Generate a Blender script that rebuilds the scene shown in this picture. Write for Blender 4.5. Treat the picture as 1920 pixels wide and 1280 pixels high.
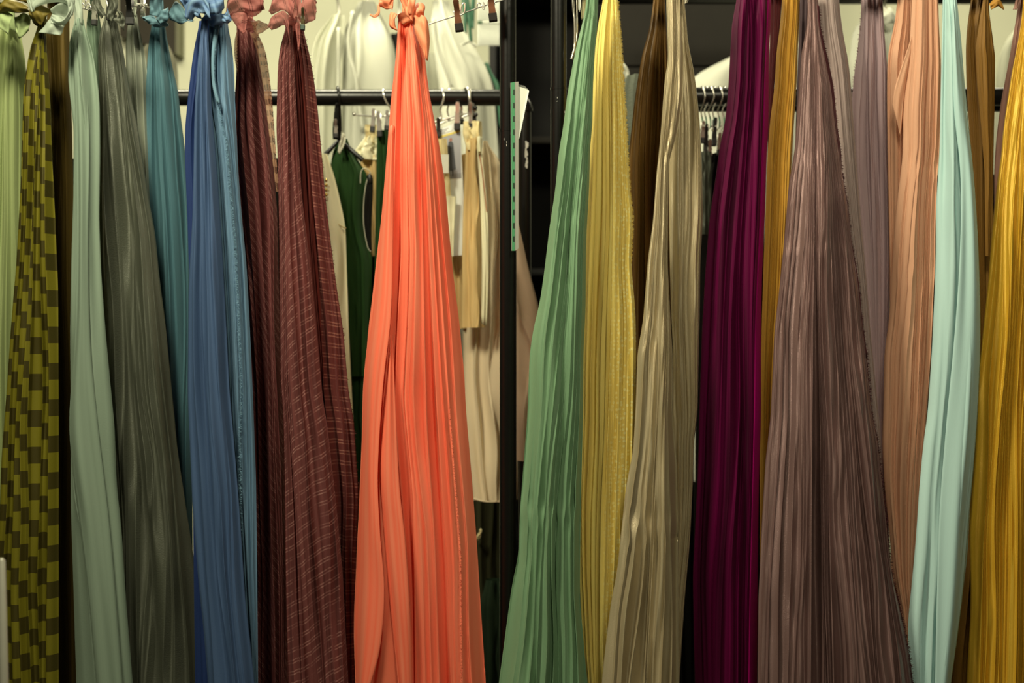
import bpy, math, random
import numpy as np
from mathutils import Vector

for o in list(bpy.data.objects):
    bpy.data.objects.remove(o, do_unlink=True)
scene = bpy.context.scene
COL = scene.collection

# ---------------------------------------------------------------- camera
D = 2.6667            # camera to fabric plane; there 1 px of the 1920 px frame = 1 mm
CZ = 1.10
cam_data = bpy.data.cameras.new('camera')
cam = bpy.data.objects.new('camera', cam_data)
COL.objects.link(cam)
cam.location = (0, -D, CZ)
cam.rotation_euler = (math.pi / 2, 0, 0)
cam_data.lens = 50
cam_data.sensor_width = 36
cam_data.clip_start = 0.05
cam_data.clip_end = 50
cam_data.dof.use_dof = True
cam_data.dof.focus_distance = D - 0.02
cam_data.dof.aperture_fstop = 2.6
scene.camera = cam

# ---------------------------------------------------------------- light
LC = (1.0, 0.93, 0.66)          # warm, slightly green tubes
world = bpy.data.worlds.new('world')
scene.world = world
world.use_nodes = True
world.node_tree.nodes['Background'].inputs[0].default_value = (*LC, 1)
world.node_tree.nodes['Background'].inputs[1].default_value = 0.02

def area(name, loc, aim, sx, sy, power, col=LC):
    d = bpy.data.lights.new(name, 'AREA')
    d.shape = 'RECTANGLE'; d.size = sx; d.size_y = sy
    d.energy = power; d.color = col
    o = bpy.data.objects.new(name, d)
    COL.objects.link(o)
    o.location = loc
    o.rotation_euler = (Vector(aim) - Vector(loc)).to_track_quat('-Z', 'Y').to_euler()
    return o

area('overhead_key_fill', (-0.80, -1.00, 2.60), (0.0, 0.0, 1.0), 0.34, 0.34, 54)
area('overhead_key_fill', (0.45, -1.45, 2.62), (0.6, 0.0, 1.0), 0.34, 0.34, 24)  # weak fill, added to brighten the right-hand fabrics
area('ceiling_tube_light', (-0.75, 0.95, 2.80), (-0.75, 1.3, 0), 1.3, 0.16, 52)
area('ceiling_tube_light', (1.35, 1.35, 2.80), (1.35, 1.5, 0), 1.2, 0.16, 28)

scene.view_settings.view_transform = 'Standard'
scene.view_settings.look = 'None'
scene.view_settings.exposure = 0.0
scene.view_settings.gamma = 1.0
scene.view_settings.use_curve_mapping = False

# ---------------------------------------------------------------- helpers
def S(y):                       # metres per px at depth y
    return (D + y) / D / 1000.0

def P(px, py, y=0.0):
    s = S(y)
    return Vector(((px - 960) * s, y, CZ + (640 - py) * s))

def lin(c):
    c = c / 255.0
    return c / 12.92 if c <= 0.04045 else ((c + 0.055) / 1.055) ** 2.4

def C(r, g, b, k=1.0, d=.11):
    v = [lin(x) * k / l for x, l in zip((r, g, b), (1.0, .96, .84))]
    m = sum(v) / 3
    v = [min(0.93, max(0.001, x * (1 - d) + m * d)) for x in v]
    return (v[0], v[1], v[2], 1.0)

def tag(o, label=None, cat=None, group=None, kind=None):
    if label: o['label'] = label
    if cat: o['category'] = cat
    if group: o['group'] = group
    if kind: o['kind'] = kind
    return o

def empty(name, loc, label=None, cat=None, group=None):
    o = bpy.data.objects.new(name, None)
    o.empty_display_size = 0.05
    COL.objects.link(o)
    o.location = loc
    return tag(o, label, cat, group)

def link(name, me, mat=None, parent=None):
    o = bpy.data.objects.new(name, me)
    COL.objects.link(o)
    if mat: me.materials.append(mat)
    if parent is not None:
        o.parent = parent
        o.matrix_parent_inverse = parent.matrix_basis.inverted()
    return o

def mesh_np(name, V, F, uv=None, smooth=True):
    me = bpy.data.meshes.new(name)
    V = np.asarray(V, dtype=np.float32); F = np.asarray(F, dtype=np.int32)
    n, k = F.shape
    me.vertices.add(len(V)); me.vertices.foreach_set('co', V.ravel())
    me.loops.add(n * k); me.loops.foreach_set('vertex_index', F.ravel())
    me.polygons.add(n)
    me.polygons.foreach_set('loop_start', np.arange(0, n * k, k, dtype=np.int32))
    me.polygons.foreach_set('use_smooth', np.full(n, smooth, dtype=bool))
    if uv is not None:
        l = me.uv_layers.new(name='UVMap')
        l.data.foreach_set('uv', np.asarray(uv, dtype=np.float32)[F.ravel()].ravel())
    me.update(calc_edges=True)
    return me

# ---- small solid builders (vertex/quad lists)
class MB:
    def __init__(self): self.v = []; self.f = []
    def add(self, vs, fs):
        b = len(self.v); self.v += [tuple(x) for x in vs]
        self.f += [tuple(i + b for i in f) for f in fs]
    def box(self, c, sx, sy, sz, rot=None, taper=1.0):
        vs = []
        for dz, t in ((-1, 1.0), (1, taper)):
            for dx, dy in ((-1, -1), (1, -1), (1, 1), (-1, 1)):
                p = Vector((dx * sx / 2 * t, dy * sy / 2 * t, dz * sz / 2))
                if rot is not None: p = rot @ p
                vs.append(Vector(c) + p)
        self.add(vs, [(0, 3, 2, 1), (4, 5, 6, 7), (0, 1, 5, 4), (1, 2, 6, 5), (2, 3, 7, 6), (3, 0, 4, 7)])
    def tube(self, pts, r, n=10, cap=True):
        pts = [Vector(p) for p in pts]
        rs = r if isinstance(r, (list, tuple)) else [r] * len(pts)
        prev = None; rings = []
        for i, p in enumerate(pts):
            t = (pts[min(i + 1, len(pts) - 1)] - pts[max(i - 1, 0)])
            t = t.normalized() if t.length > 1e-9 else Vector((0, 0, 1))
            if prev is None:
                a = Vector((0, 1, 0)) if abs(t.y) < .9 else Vector((1, 0, 0))
                nrm = (a - t * a.dot(t)).normalized()
            else:
                nrm = (prev - t * prev.dot(t)).normalized()
            prev = nrm; bn = t.cross(nrm)
            rings.append([p + (nrm * math.cos(2 * math.pi * k / n) + bn * math.sin(2 * math.pi * k / n)) * rs[i] for k in range(n)])
        vs = [q for rg in rings for q in rg]; fs = []
        for i in range(len(pts) - 1):
            for k in range(n):
                fs.append((i * n + k, i * n + (k + 1) % n, (i + 1) * n + (k + 1) % n, (i + 1) * n + k))
        if cap:
            fs.append(tuple(range(n - 1, -1, -1)))
            fs.append(tuple((len(pts) - 1) * n + k for k in range(n)))
        self.add(vs, fs)
    def ball(self, c, rx, ry, rz, nu=12, nv=8):
        vs = []; fs = []
        for j in range(nv + 1):
            ph = math.pi * j / nv
            for i in range(nu):
                th = 2 * math.pi * i / nu
                vs.append((c[0] + rx * math.sin(ph) * math.cos(th), c[1] + ry * math.sin(ph) * math.sin(th), c[2] + rz * math.cos(ph)))
        for j in range(nv):
            for i in range(nu):
                fs.append((j * nu + i, (j + 1) * nu + i, (j + 1) * nu + (i + 1) % nu, j * nu + (i + 1) % nu))
        self.add(vs, fs)
    def prism(self, poly, y0, y1):      # poly: (x,z) list, extruded along y
        n = len(poly)
        vs = [(x, y0, z) for x, z in poly] + [(x, y1, z) for x, z in poly]
        fs = [tuple(range(n)), tuple(range(2 * n - 1, n - 1, -1))]
        fs += [(i, n + i, n + (i + 1) % n, (i + 1) % n) for i in range(n)]
        self.add(vs, fs)
    def build(self, name, mat, parent=None, smooth=False, bevel=0):
        me = bpy.data.meshes.new(name)
        me.from_pydata(self.v, [], self.f); me.update()
        if smooth:
            me.polygons.foreach_set('use_smooth', np.ones(len(me.polygons), dtype=bool))
            me.set_sharp_from_angle(angle=math.radians(45))
        o = link(name, me, mat, parent)
        if bevel:
            m = o.modifiers.new('bevel', 'BEVEL'); m.width = bevel; m.segments = 2; m.limit_method = 'ANGLE'
        return o

# ---------------------------------------------------------------- materials
class NT:
    def __init__(self, name):
        self.m = bpy.data.materials.new(name); self.m.use_nodes = True
        self.t = self.m.node_tree; self.b = self.t.nodes['Principled BSDF']
        self.out = self.t.nodes['Material Output']
    def n(self, typ, **kw):
        x = self.t.nodes.new(typ)
        for k, v in kw.items(): setattr(x, k, v)
        return x
    def l(self, a, b): self.t.links.new(a, b)
    def math(self, op, a, b=None, c=None):
        x = self.n('ShaderNodeMath', operation=op)
        for i, v in enumerate((a, b, c)):
            if v is None: continue
            if isinstance(v, (int, float)): x.inputs[i].default_value = v
            else: self.l(v, x.inputs[i])
        return x.outputs[0]
    def mix(self, fac, a, b, blend='MIX'):
        x = self.n('ShaderNodeMix', data_type='RGBA', blend_type=blend)
        for sock, v in ((x.inputs[0], fac), (x.inputs[6], a), (x.inputs[7], b)):
            if isinstance(v, (int, float)): sock.default_value = v
            elif isinstance(v, tuple): sock.default_value = v
            else: self.l(v, sock)
        return x.outputs[2]
    def uv(self, su, sv, src='UV'):
        tc = self.n('ShaderNodeTexCoord'); mp = self.n('ShaderNodeMapping')
        mp.inputs['Scale'].default_value = (su, sv, 1) if src == 'UV' else (su, sv, su)
        self.l(tc.outputs[src], mp.inputs[0]); return mp.outputs[0]
    def noise(self, vec, scale=1, detail=2, rough=.5):
        x = self.n('ShaderNodeTexNoise'); x.inputs['Scale'].default_value = scale
        x.inputs['Detail'].default_value = detail; x.inputs['Roughness'].default_value = rough
        self.l(vec, x.inputs['Vector']); return x.outputs[0]

def fabric(name, col, rough=.75, spec=.25, sheen=.15, transl=.12, alpha=1.0, var=.18, bump=.25, weave=900,
           pattern=None, aniso=0.0, crease=22, deep=None, metal=0.0):
    t = NT(name); b = t.b
    c2 = deep if deep else tuple(max(0, x * (1 - var)) for x in col[:3]) + (1,)
    streak = t.noise(t.uv(70, 1.6), 1, 3)
    rmp = t.n('ShaderNodeMapRange'); rmp.inputs[1].default_value = .35; rmp.inputs[2].default_value = .65
    t.l(streak, rmp.inputs[0])
    csock = t.mix(rmp.outputs[0], c2, col)
    if pattern: csock = pattern(t, csock)
    t.l(csock, b.inputs['Base Color'])
    b.inputs['Roughness'].default_value = rough
    b.inputs['Specular IOR Level'].default_value = spec
    b.inputs['Sheen Weight'].default_value = sheen
    b.inputs['Sheen Roughness'].default_value = .4
    b.inputs['Sheen Tint'].default_value = col
    b.inputs['Specular Tint'].default_value = tuple(.5 + .5 * x / max(col[:3]) for x in col[:3]) + (1,)
    b.inputs['Anisotropic'].default_value = aniso
    if aniso:
        tg = t.n('ShaderNodeTangent', direction_type='UV_MAP'); tg.uv_map = 'UVMap'
        b.inputs['Anisotropic Rotation'].default_value = .25
        t.l(tg.outputs[0], b.inputs['Tangent'])
    b.inputs['Alpha'].default_value = alpha
    b.inputs['Metallic'].default_value = metal
    w = t.noise(t.uv(weave, weave), 1, 2)
    wr = t.noise(t.uv(crease, 5), 1, 3)
    h = t.math('MULTIPLY_ADD', wr, 3.0, w)
    bp = t.n('ShaderNodeBump'); bp.inputs['Strength'].default_value = bump; bp.inputs['Distance'].default_value = .002
    t.l(h, bp.inputs['Height']); t.l(bp.outputs[0], b.inputs['Normal'])
    if transl > 0:
        tr = t.n('ShaderNodeBsdfTranslucent'); t.l(csock, tr.inputs[0])
        mx = t.n('ShaderNodeMixShader'); mx.inputs[0].default_value = transl
        t.l(b.outputs[0], mx.inputs[1]); t.l(tr.outputs[0], mx.inputs[2]); t.l(mx.outputs[0], t.out.inputs[0])
    return t.m

def solid(name, col, rough=.5, metal=0.0, spec=.5, bump=0, scale=30, var=.12, alpha=1.0, trans=0.0):
    t = NT(name); b = t.b
    tc = t.n('ShaderNodeTexCoord')
    nz = t.noise(tc.outputs['Object'], scale, 4)
    cs = t.mix(nz, tuple(x * (1 - var) for x in col[:3]) + (1,), tuple(min(1, x * (1 + var)) for x in col[:3]) + (1,))
    t.l(cs, b.inputs['Base Color'])
    b.inputs['Roughness'].default_value = rough; b.inputs['Metallic'].default_value = metal
    b.inputs['Specular IOR Level'].default_value = spec; b.inputs['Alpha'].default_value = alpha
    b.inputs['Transmission Weight'].default_value = trans
    if bump:
        bp = t.n('ShaderNodeBump'); bp.inputs['Strength'].default_value = bump; bp.inputs['Distance'].default_value = .004
        t.l(nz, bp.inputs['Height']); t.l(bp.outputs[0], b.inputs['Normal'])
    return t.m

# ---------------------------------------------------------------- cloth generator
def ext(line, top, bot):
    line = sorted(line, key=lambda p: p[1])
    (x0, y0), (x1, y1) = line[0], line[1]
    if top < y0: line = [(x0, top)] + line
    (xa, ya), (xb, yb) = line[-2], line[-1]
    if bot > yb:
        sl = (xb - xa) / max(1, yb - ya) * .5
        line = line + [(xb + sl * (bot - yb), bot)]
    return line

def wob(rng, rows, f0=.7, f1=3.5, k=4):
    x = np.linspace(0, 1, rows); r = np.zeros(rows)
    for i in range(k):
        r += np.sin(2 * math.pi * (rng.uniform(f0, f1) * x + rng.random())) / k
    return r * 1.6

def sm(a, k=2):
    if k <= 0: return a
    p = np.pad(a, k, mode='edge'); ker = np.hanning(2 * k + 3)[1:-1]; ker /= ker.sum()
    return np.convolve(p, ker, mode='valid')

PROF = [(0.0, 0.0), (.06, 0.16), (.2, .42), (.42, .78), (.62, 1.0), (.8, .8), (.93, .3)]      # rounded pleat
KNIFE = [(0.0, 0.0), (.035, -.10), (.10, .06), (.28, .36), (.48, .76), (.62, 1.0), (.86, .62)]  # flat face, sharp lip

def panel(name, parent, mat, y0, lines, n, top=-22, bot=1480, amp=9.0, skew=.86, bulge=32, closed=True,
          jit=.42, seed=1, rows=110, kinks=(), va=None, wave=2.5, power=.8, ratio=.75, pw=12.0, flat=3.0, macro=7.0, mf=1.6, knife=True, vw=0.0, twist=None):
    rng = np.random.default_rng(seed)
    py = np.linspace(top, bot, rows)
    X = []
    for ln in lines:
        e = ext(ln, top, bot)
        X.append(sm(np.interp(py, [p[1] for p in e], [p[0] for p in e]), 2))
    for i in range(1, len(X)): X[i] = np.maximum(X[i], X[i - 1] + .6)
    knots = []; vdep = []
    for g in range(len(X) - 1):
        a, b = X[g], X[g + 1]; m = n[g]
        w = np.array([np.exp(jit * (rng.normal() * .6 + wob(rng, rows))) for _ in range(m)])
        cw = np.cumsum(w, 0) / w.sum(0); cw = np.vstack([np.zeros(rows), cw[:-1]])
        for j in range(m):
            knots.append(a + (b - a) * cw[j]); vdep.append((va[g] if va else 1.0) * rng.uniform(.45, 1.35))
    knots.append(X[-1])
    J = len(knots) - 1
    K = np.array(knots)
    for (ky, ks, kw) in kinks:
        g = np.exp(-((py - ky) / kw) ** 2) * ((py - ky) / kw) * 1.6
        for j in range(1, J):
            sp = np.minimum(K[j + 1] - K[j], K[j] - K[j - 1])
            K[j] += ks * g * sp * (1 if j % 2 else -.7)
    L, R = X[0], X[-1]; W = np.maximum(R - L, 1)
    cols = []; deps = []; us = []
    for j in range(J):
        sp = K[j + 1] - K[j]
        a_eff = np.minimum(amp * 1.25, ratio * sp) * vdep[j] * (1 + .35 * wob(rng, rows))
        for (ky, ks, kw) in kinks: a_eff = a_eff * (1 - .3 * np.exp(-((py - ky) / (kw * .6)) ** 2))
        off = (wave * wob(rng, rows) + vw * wob(rng, rows, 5, 12, 5)) * np.minimum(1, sp / 8)
        sk = min(.93, skew + rng.uniform(-.07, .05))
        if knife and rng.random() < .18: sk = 1 - sk
        for (t, d) in (KNIFE if knife else PROF):
            tt = t / .62 * sk if t <= .62 else sk + (t - .62) / .38 * (1 - sk)
            dd = math.copysign(abs(d) ** power, d)
            cols.append(K[j] + sp * tt); deps.append(a_eff * dd + off * math.sin(math.pi * min(1, tt)) )
            us.append((j + tt) * pw / 1000.0)
    cols.append(K[J]); deps.append(np.zeros(rows)); us.append(J * pw / 1000.0)
    cx = np.array(cols); dz = np.array(deps)
    u = np.clip((cx - L) / W, 0, 1)
    bl = np.minimum(bulge, .42 * W)
    ell = np.power(np.maximum(0, 1 - np.abs(2 * u - 1) ** flat), .6)
    ph = rng.random(3) * 6.283; vv = (py - top) / 1300.0
    mac = np.sin(2 * math.pi * (mf * u + .35 * np.sin(3.1 * vv + ph[1])) + ph[0]) + .6 * np.sin(2 * math.pi * (mf * 2.2 * u - .5 * vv) + ph[2])
    Y = dz - bl * ell + np.minimum(macro, .12 * W) * mac * (1 - np.abs(2 * u - 1) ** 4)
    nf = len(cx)
    if closed:
        nb = 14
        bc = []; bd = []
        for i in range(1, nb):
            q = i / nb
            xx = R + (L - R) * q
            bc.append(xx); bd.append(bl * np.power(np.maximum(0, 1 - abs(2 * q - 1) ** flat), .6) * .9 + (3.0 if i % 2 else -3.0) * np.minimum(1, W / 60))
            us.append((J + q * J) * pw / 1000.0)
        cx = np.vstack([cx, np.array(bc)]); Y = np.vstack([Y, np.array(bd)])
    s = S(y0)
    M = len(cx)
    V = np.zeros((rows, M, 3))
    V[:, :, 0] = (cx.T - 960) * s
    V[:, :, 1] = y0 + Y.T * s
    V[:, :, 2] = CZ + (640 - py[:, None]) * s
    if twist is not None: V = twist(V, py)
    uv = np.zeros((rows, M, 2)); uv[:, :, 0] = np.array(us)[None, :]; uv[:, :, 1] = py[:, None] / 1000.0
    i = np.arange(rows - 1)[:, None]; mm = M if closed else M - 1
    j = np.arange(mm)[None, :]; j2 = (j + 1) % M
    F = np.stack([i * M + j, (i + 1) * M + j, (i + 1) * M + j2, i * M + j2], -1).reshape(-1, 4)
    me = mesh_np(name, V.reshape(-1, 3), F, uv.reshape(-1, 2))
    return link(name, me, mat, parent)

def catm(pts, n):
    pts = np.array(pts, float)
    if len(pts) == 2: return pts[0] + (pts[1] - pts[0]) * np.linspace(0, 1, n)[:, None]
    p = np.vstack([2 * pts[0] - pts[1], pts, 2 * pts[-1] - pts[-2]])
    out = []; segs = len(pts) - 1
    for q in np.linspace(0, segs - 1e-6, n):
        i = int(q); t = q - i; a, b, c, d = p[i:i + 4]
        out.append(.5 * ((2 * b) + (-a + c) * t + (2 * a - 5 * b + 4 * c - d) * t * t + (-a + 3 * b - 3 * c + d) * t ** 3))
    return np.array(out)

def ribbon(name, parent, mat, y0, A, B, bow=8, ruf=1.5, seed=0, nu=26, nv=12, th=.0007, pleat=0):
    rng = np.random.default_rng(seed + 77)
    A = [(*p, 0) if len(p) == 2 else p for p in A]; B = [(*p, 0) if len(p) == 2 else p for p in B]
    a = catm(A, nu); b = catm(B, nu)
    V = np.zeros((nu, nv, 3)); UV = np.zeros((nu, nv, 2)); s = S(y0)
    ph = rng.random(6) * 6.28
    for k in range(nv):
        t = k / (nv - 1); p = a + (b - a) * t
        q = np.linspace(0, 1, nu)
        d = p[:, 2] - bow * math.sin(math.pi * t) + ruf * (np.sin(7 * q + ph[0] + 5 * t) + .7 * np.sin(13 * q + ph[1] - 9 * t) + .8 * np.sin(11 * t + ph[2] + 3 * q))
        if pleat: d = d + pleat * (abs(((t * 5 + .15 * np.sin(4 * q)) % 1) - .5) * 2 - .5)
        V[:, k, 0] = (p[:, 0] + ruf * .5 * np.sin(9 * q + ph[3]) - 960) * s
        V[:, k, 1] = y0 + d * s
        V[:, k, 2] = CZ + (640 - (p[:, 1] + ruf * .4 * np.sin(10 * q + ph[4] + 2 * t))) * s
        UV[:, k, 0] = t * .06; UV[:, k, 1] = q * .1
    i = np.arange(nu - 1)[:, None]; j = np.arange(nv - 1)[None, :]
    F = np.stack([i * nv + j, (i + 1) * nv + j, (i + 1) * nv + j + 1, i * nv + j + 1], -1).reshape(-1, 4)
    o = link(name, mesh_np(name, V.reshape(-1, 3), F, UV.reshape(-1, 2)), mat, parent)
    if th:
        m = o.modifiers.new('thickness', 'SOLIDIFY'); m.thickness = th; m.offset = 0
    return o

def knot(parent, mat, y0, cx, cy, rx, ry, rd=14, seed=0, name='knot'):
    rng = np.random.default_rng(seed + 5); nu, nv = 40, 22
    V = []; UV = []; s = S(y0); ph = rng.random(4) * 6.28
    for j in range(nv + 1):
        f = math.pi * j / nv
        for i in range(nu):
            th = 2 * math.pi * i / nu
            r = 1 + .10 * math.sin(5 * f + 2 * math.sin(th + ph[0]) + ph[1]) + .08 * math.sin(3 * th + 4 * f + ph[2])
            V.append(((cx + rx * r * math.sin(f) * math.cos(th) - 960) * s, y0 + rd * s * r * math.sin(f) * math.sin(th), CZ + (640 - cy + ry * r * math.cos(f)) * s))
            UV.append((i / nu * .05, j / nv * .05))
    F = [(j * nu + i, (j + 1) * nu + i, (j + 1) * nu + (i + 1) % nu, j * nu + (i + 1) % nu) for j in range(nv) for i in range(nu)]
    return link(name, mesh_np(name, V, F, UV), mat, parent)

def fray(parent, mat, y0, line, n=400, ln=6, side=1, seed=0, w=.5, dep=-30, both=.3, name='frayed_edge'):
    rng = np.random.default_rng(seed + 9)
    ys = np.array([p[1] for p in line]); xs = np.array([p[0] for p in line])
    py = rng.uniform(ys[0], ys[-1], n); px = np.interp(py, ys, xs)
    d = np.where(rng.random(n) < both, -side, side); l = ln * rng.uniform(.3, 1.2, n)
    ex = px + d * l; ey = py + rng.normal(0, ln * .45, n)
    s = S(y0); V = np.zeros((n, 3, 3))
    for k, (x, y, z) in enumerate(((px, py - w, dep), (px, py + w, dep), (ex, ey, dep - 2))):
        V[:, k, 0] = (x - 960) * s; V[:, k, 1] = y0 + (z + rng.normal(0, .6, n)) * s; V[:, k, 2] = CZ + (640 - y) * s
    F = np.arange(n * 3).reshape(n, 3)
    o = link(name, mesh_np(name, V.reshape(-1, 3), F, np.zeros((n * 3, 2))), mat, parent)
    o['kind'] = 'stuff'
    return o

FG = 'fabrics tied along the front rack'
def fab(label, y0, px, name='hanging_fabric', cat='fabric', group=FG, py=1480):
    return empty(name, P(px, py, y0), label, cat, group)

# ---------------------------------------------------------------- structure
M_wall = solid('cream_wall_paint', C(232, 229, 186, .95), .85, bump=.05, scale=8, var=.04)
M_floor = solid('grey_floor', C(70, 64, 50), .6, scale=6)
M_ceil = solid('grey_ceiling', C(120, 116, 95), .9, scale=4, var=.03)
M_wallf = solid('grey_green_wall_paint', C(88, 84, 66), .9, scale=5, var=.05)
def slab(name, c, sx, sy, sz, m):
    b = MB(); b.box(c, sx, sy, sz); o = b.build(name, m); o['kind'] = 'structure'; return o
slab('floor', (0, -.6, -.05), 7.2, 7.4, .1, M_floor)
slab('ceiling', (0, -.6, 2.95), 7.2, 7.4, .1, M_ceil)
slab('wall_back', (0, 2.65, 1.45), 7.2, .1, 2.9, M_wall)
slab('wall_left', (-3.55, -.6, 1.45), .1, 6.4, 2.9, M_wallf)
slab('wall_right', (3.55, -.6, 1.45), .1, 6.4, 2.9, M_wallf)
slab('wall_front', (0, -4.25, 1.45), 7.2, .1, 2.9, M_wallf)

# ---------------------------------------------------------------- racks
M_black = solid('black_powder_coat', C(13, 12, 9), .3, spec=.35, bump=.03, scale=90, var=.3)
M_blackpl = solid('black_plastic', C(18, 17, 14), .4, scale=60)
M_chrome = solid('chrome_wire', (.82, .81, .74, 1), .2, metal=.75, scale=80, var=.08)
M_steel = solid('dull_steel', (.55, .53, .46, 1), .34, metal=1.0, scale=80)
M_copper = solid('copper_plated_steel', (.62, .26, .15, 1), .3, metal=1.0, scale=60)
M_scuff = solid('bare_metal_scuff', C(190, 185, 165), .6, scale=200)
M_rubber = solid('dark_rubber', C(24, 14, 10), .6, spec=.2, scale=80)
M_white = solid('white_plastic', C(225, 225, 200), .45, scale=30, var=.05)
M_gpl = solid('green_plastic', C(40, 95, 62), .45, scale=30)

def post(px, y, pt, pb, r, joint, label, rail_to, seed):
    e = empty('clothes_rack', (P(px, 0, y).x, y, 0), label, 'clothes rack')
    x = P(px, 0, y).x; zj = P(px, joint, y).z; zt = P(px, pt, y).z
    b = MB(); b.tube([(x, y, .03), (x, y, zj)], r, 24); b.build('post_lower', M_black, e, True)
    b = MB(); b.tube([(x, y, zj + .0006), (x, y, zt)], r * .97, 24); b.build('post_upper', M_black, e, True)
    b = MB(); b.tube([(x, y, zj - .003), (x, y, zj + .002)], r * 1.03, 24); b.build('joint_collar', M_black, e, True)
    x2 = P(rail_to, 0, y).x
    b = MB(); b.tube([(x, y, zt - r), (x2, y, zt - r)], r * .95, 20); b.build('rail', M_black, e, True)
    b = MB(); b.tube([(x2, y, .03), (x2, y, zt)], r, 24); b.build('post_lower', M_black, e, True)
    for xx in (x, x2):
        b = MB(); b.box((xx, y, .02), .06, .5, .035); b.build('foot', M_black, e, bevel=.006)
    rg = random.Random(seed); b = MB()
    for i in range(4):
        a = rg.uniform(-.5, .9); h = rg.uniform(.001, .006)
        q = Vector((x + r * 1.005 * math.sin(a), y - r * 1.005 * math.cos(a), zj - rg.uniform(.005, .06) + (0 if i < 5 else .1)))
        b.box(q, .0006, .0005, h * .8)
    o = b.build('paint_chip', M_scuff, e); o['kind'] = 'stuff'
    return e
post(952.5, .075, -62, 1280, .0162, 244, 'black metal clothes rack carrying the left fabrics, its bare post right of the coral fabric', -260, 3)
post(1047.5, .075, -62, 1280, .0158, 166, 'black metal clothes rack carrying the right fabrics, its bare post left of the green fabric', 2160, 4)

# ---------------------------------------------------------------- fabrics, left rack
def pat_check(light, dark, period, slope, pw):
    def f(t, base):
        tc = t.n('ShaderNodeTexCoord'); sp = t.n('ShaderNodeSeparateXYZ'); t.l(tc.outputs['UV'], sp.inputs[0])
        pi = t.math('FLOOR', t.math('DIVIDE', sp.outputs[0], pw / 1000.0))
        v = t.math('SUBTRACT', sp.outputs[1], t.math('MULTIPLY', pi, slope / 1000.0))
        fr = t.math('FRACT', t.math('DIVIDE', t.math('ADD', v, 3.0), period / 1000.0))
        g = t.math('GREATER_THAN', fr, .46)
        return t.mix(.93, base, t.mix(g, dark, light))
    return f
def pat_stripe(light, period, slope, thin=.12, strength=.75, sc=9):
    def f(t, base):
        tc = t.n('ShaderNodeTexCoord'); sp = t.n('ShaderNodeSeparateXYZ'); t.l(tc.outputs['UV'], sp.inputs[0])
        nz = t.noise(t.uv(30, 12), 1, 2)
        v = t.math('SUBTRACT', sp.outputs[1], t.math('MULTIPLY', sp.outputs[0], slope))
        v = t.math('ADD', v, t.math('MULTIPLY', nz, .006))
        fr = t.math('FRACT', t.math('DIVIDE', t.math('ADD', v, 3.0), period / 1000.0))
        s1 = t.math('LESS_THAN', fr, thin)
        s2 = t.math('MULTIPLY', t.math('GREATER_THAN', fr, thin * 2.4), t.math('LESS_THAN', fr, thin * 3.4))
        br = t.noise(t.uv(90, sc), 1, 2)
        mr = t.n('ShaderNodeMapRange'); mr.inputs[1].default_value = .38; mr.inputs[2].default_value = .6; t.l(br, mr.inputs[0])
        fac = t.math('MULTIPLY', t.math('MULTIPLY', t.math('ADD', s1, s2), mr.outputs[0]), strength)
        return t.mix(fac, base, light)
    return f
def pat_dots(light, u0, u1, px):
    def f(t, base):
        tc = t.n('ShaderNodeTexCoord'); sp = t.n('ShaderNodeSeparateXYZ'); t.l(tc.outputs['UV'], sp.inputs[0])
        vo = t.n('ShaderNodeTexVoronoi'); vo.inputs['Scale'].default_value = 1000.0 / px; vo.inputs['Randomness'].default_value = .55
        t.l(tc.outputs['UV'], vo.inputs['Vector'])
        d = t.math('LESS_THAN', vo.outputs['Distance'], .36)
        mr = t.n('ShaderNodeMapRange'); mr.inputs[1].default_value = u0; mr.inputs[2].default_value = u1; t.l(sp.outputs[0], mr.inputs[0])
        return t.mix(t.math('MULTIPLY', d, t.math('MULTIPLY', mr.outputs[0], .75)), base, light)
    return f

# lime
M_lime = fabric('lime_chiffon', C(160, 172, 104, 1.0), transl=.25, var=.25)
e = fab('pale lime sheer fabric at the left edge, beside the olive checked one', .07, 0)
panel('drape', e, M_lime, .07, [[(2, 52), (-8, 110), (-30, 300), (-50, 700), (-55, 1280)],
      [(14, 60), (12, 160), (10, 300), (6, 700), (0, 1280)], [(38, 60), (47, 112), (52, 200), (54, 400), (50, 700), (40, 1280)]],
      [3, 6], top=48, amp=9, seed=11, bulge=28)
M_limetie = fabric('lime_tie', C(160, 176, 112, 1.0), transl=.3)
ribbon('tie_end', e, M_limetie, .0, [(-6, 50, -34), (16, 27, -44), (38, 38, -40)], [(-4, 58, -38), (14, 62, -48), (31, 74, -46)], bow=3, seed=1)
ribbon('tie_end', e, M_limetie, .0, [(36, 38, -26), (54, 30, -24), (66, 38, -20)], [(40, 66, -26), (46, 77, -26), (61, 62, -20)], bow=3, seed=2)
ribbon('tie_loop', e, M_limetie, .0, [(4, 8, -20), (14, 10, -26), (30, 5, -26)], [(6, 24, -20), (16, 28, -26), (34, 22, -22)], bow=6, seed=3)
ribbon('tie_strip', e, M_limetie, .04, [(6, -29), (10, 0), (14, 52)], [(22, -29), (26, 0), (30, 60)], bow=5, seed=4)

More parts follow.
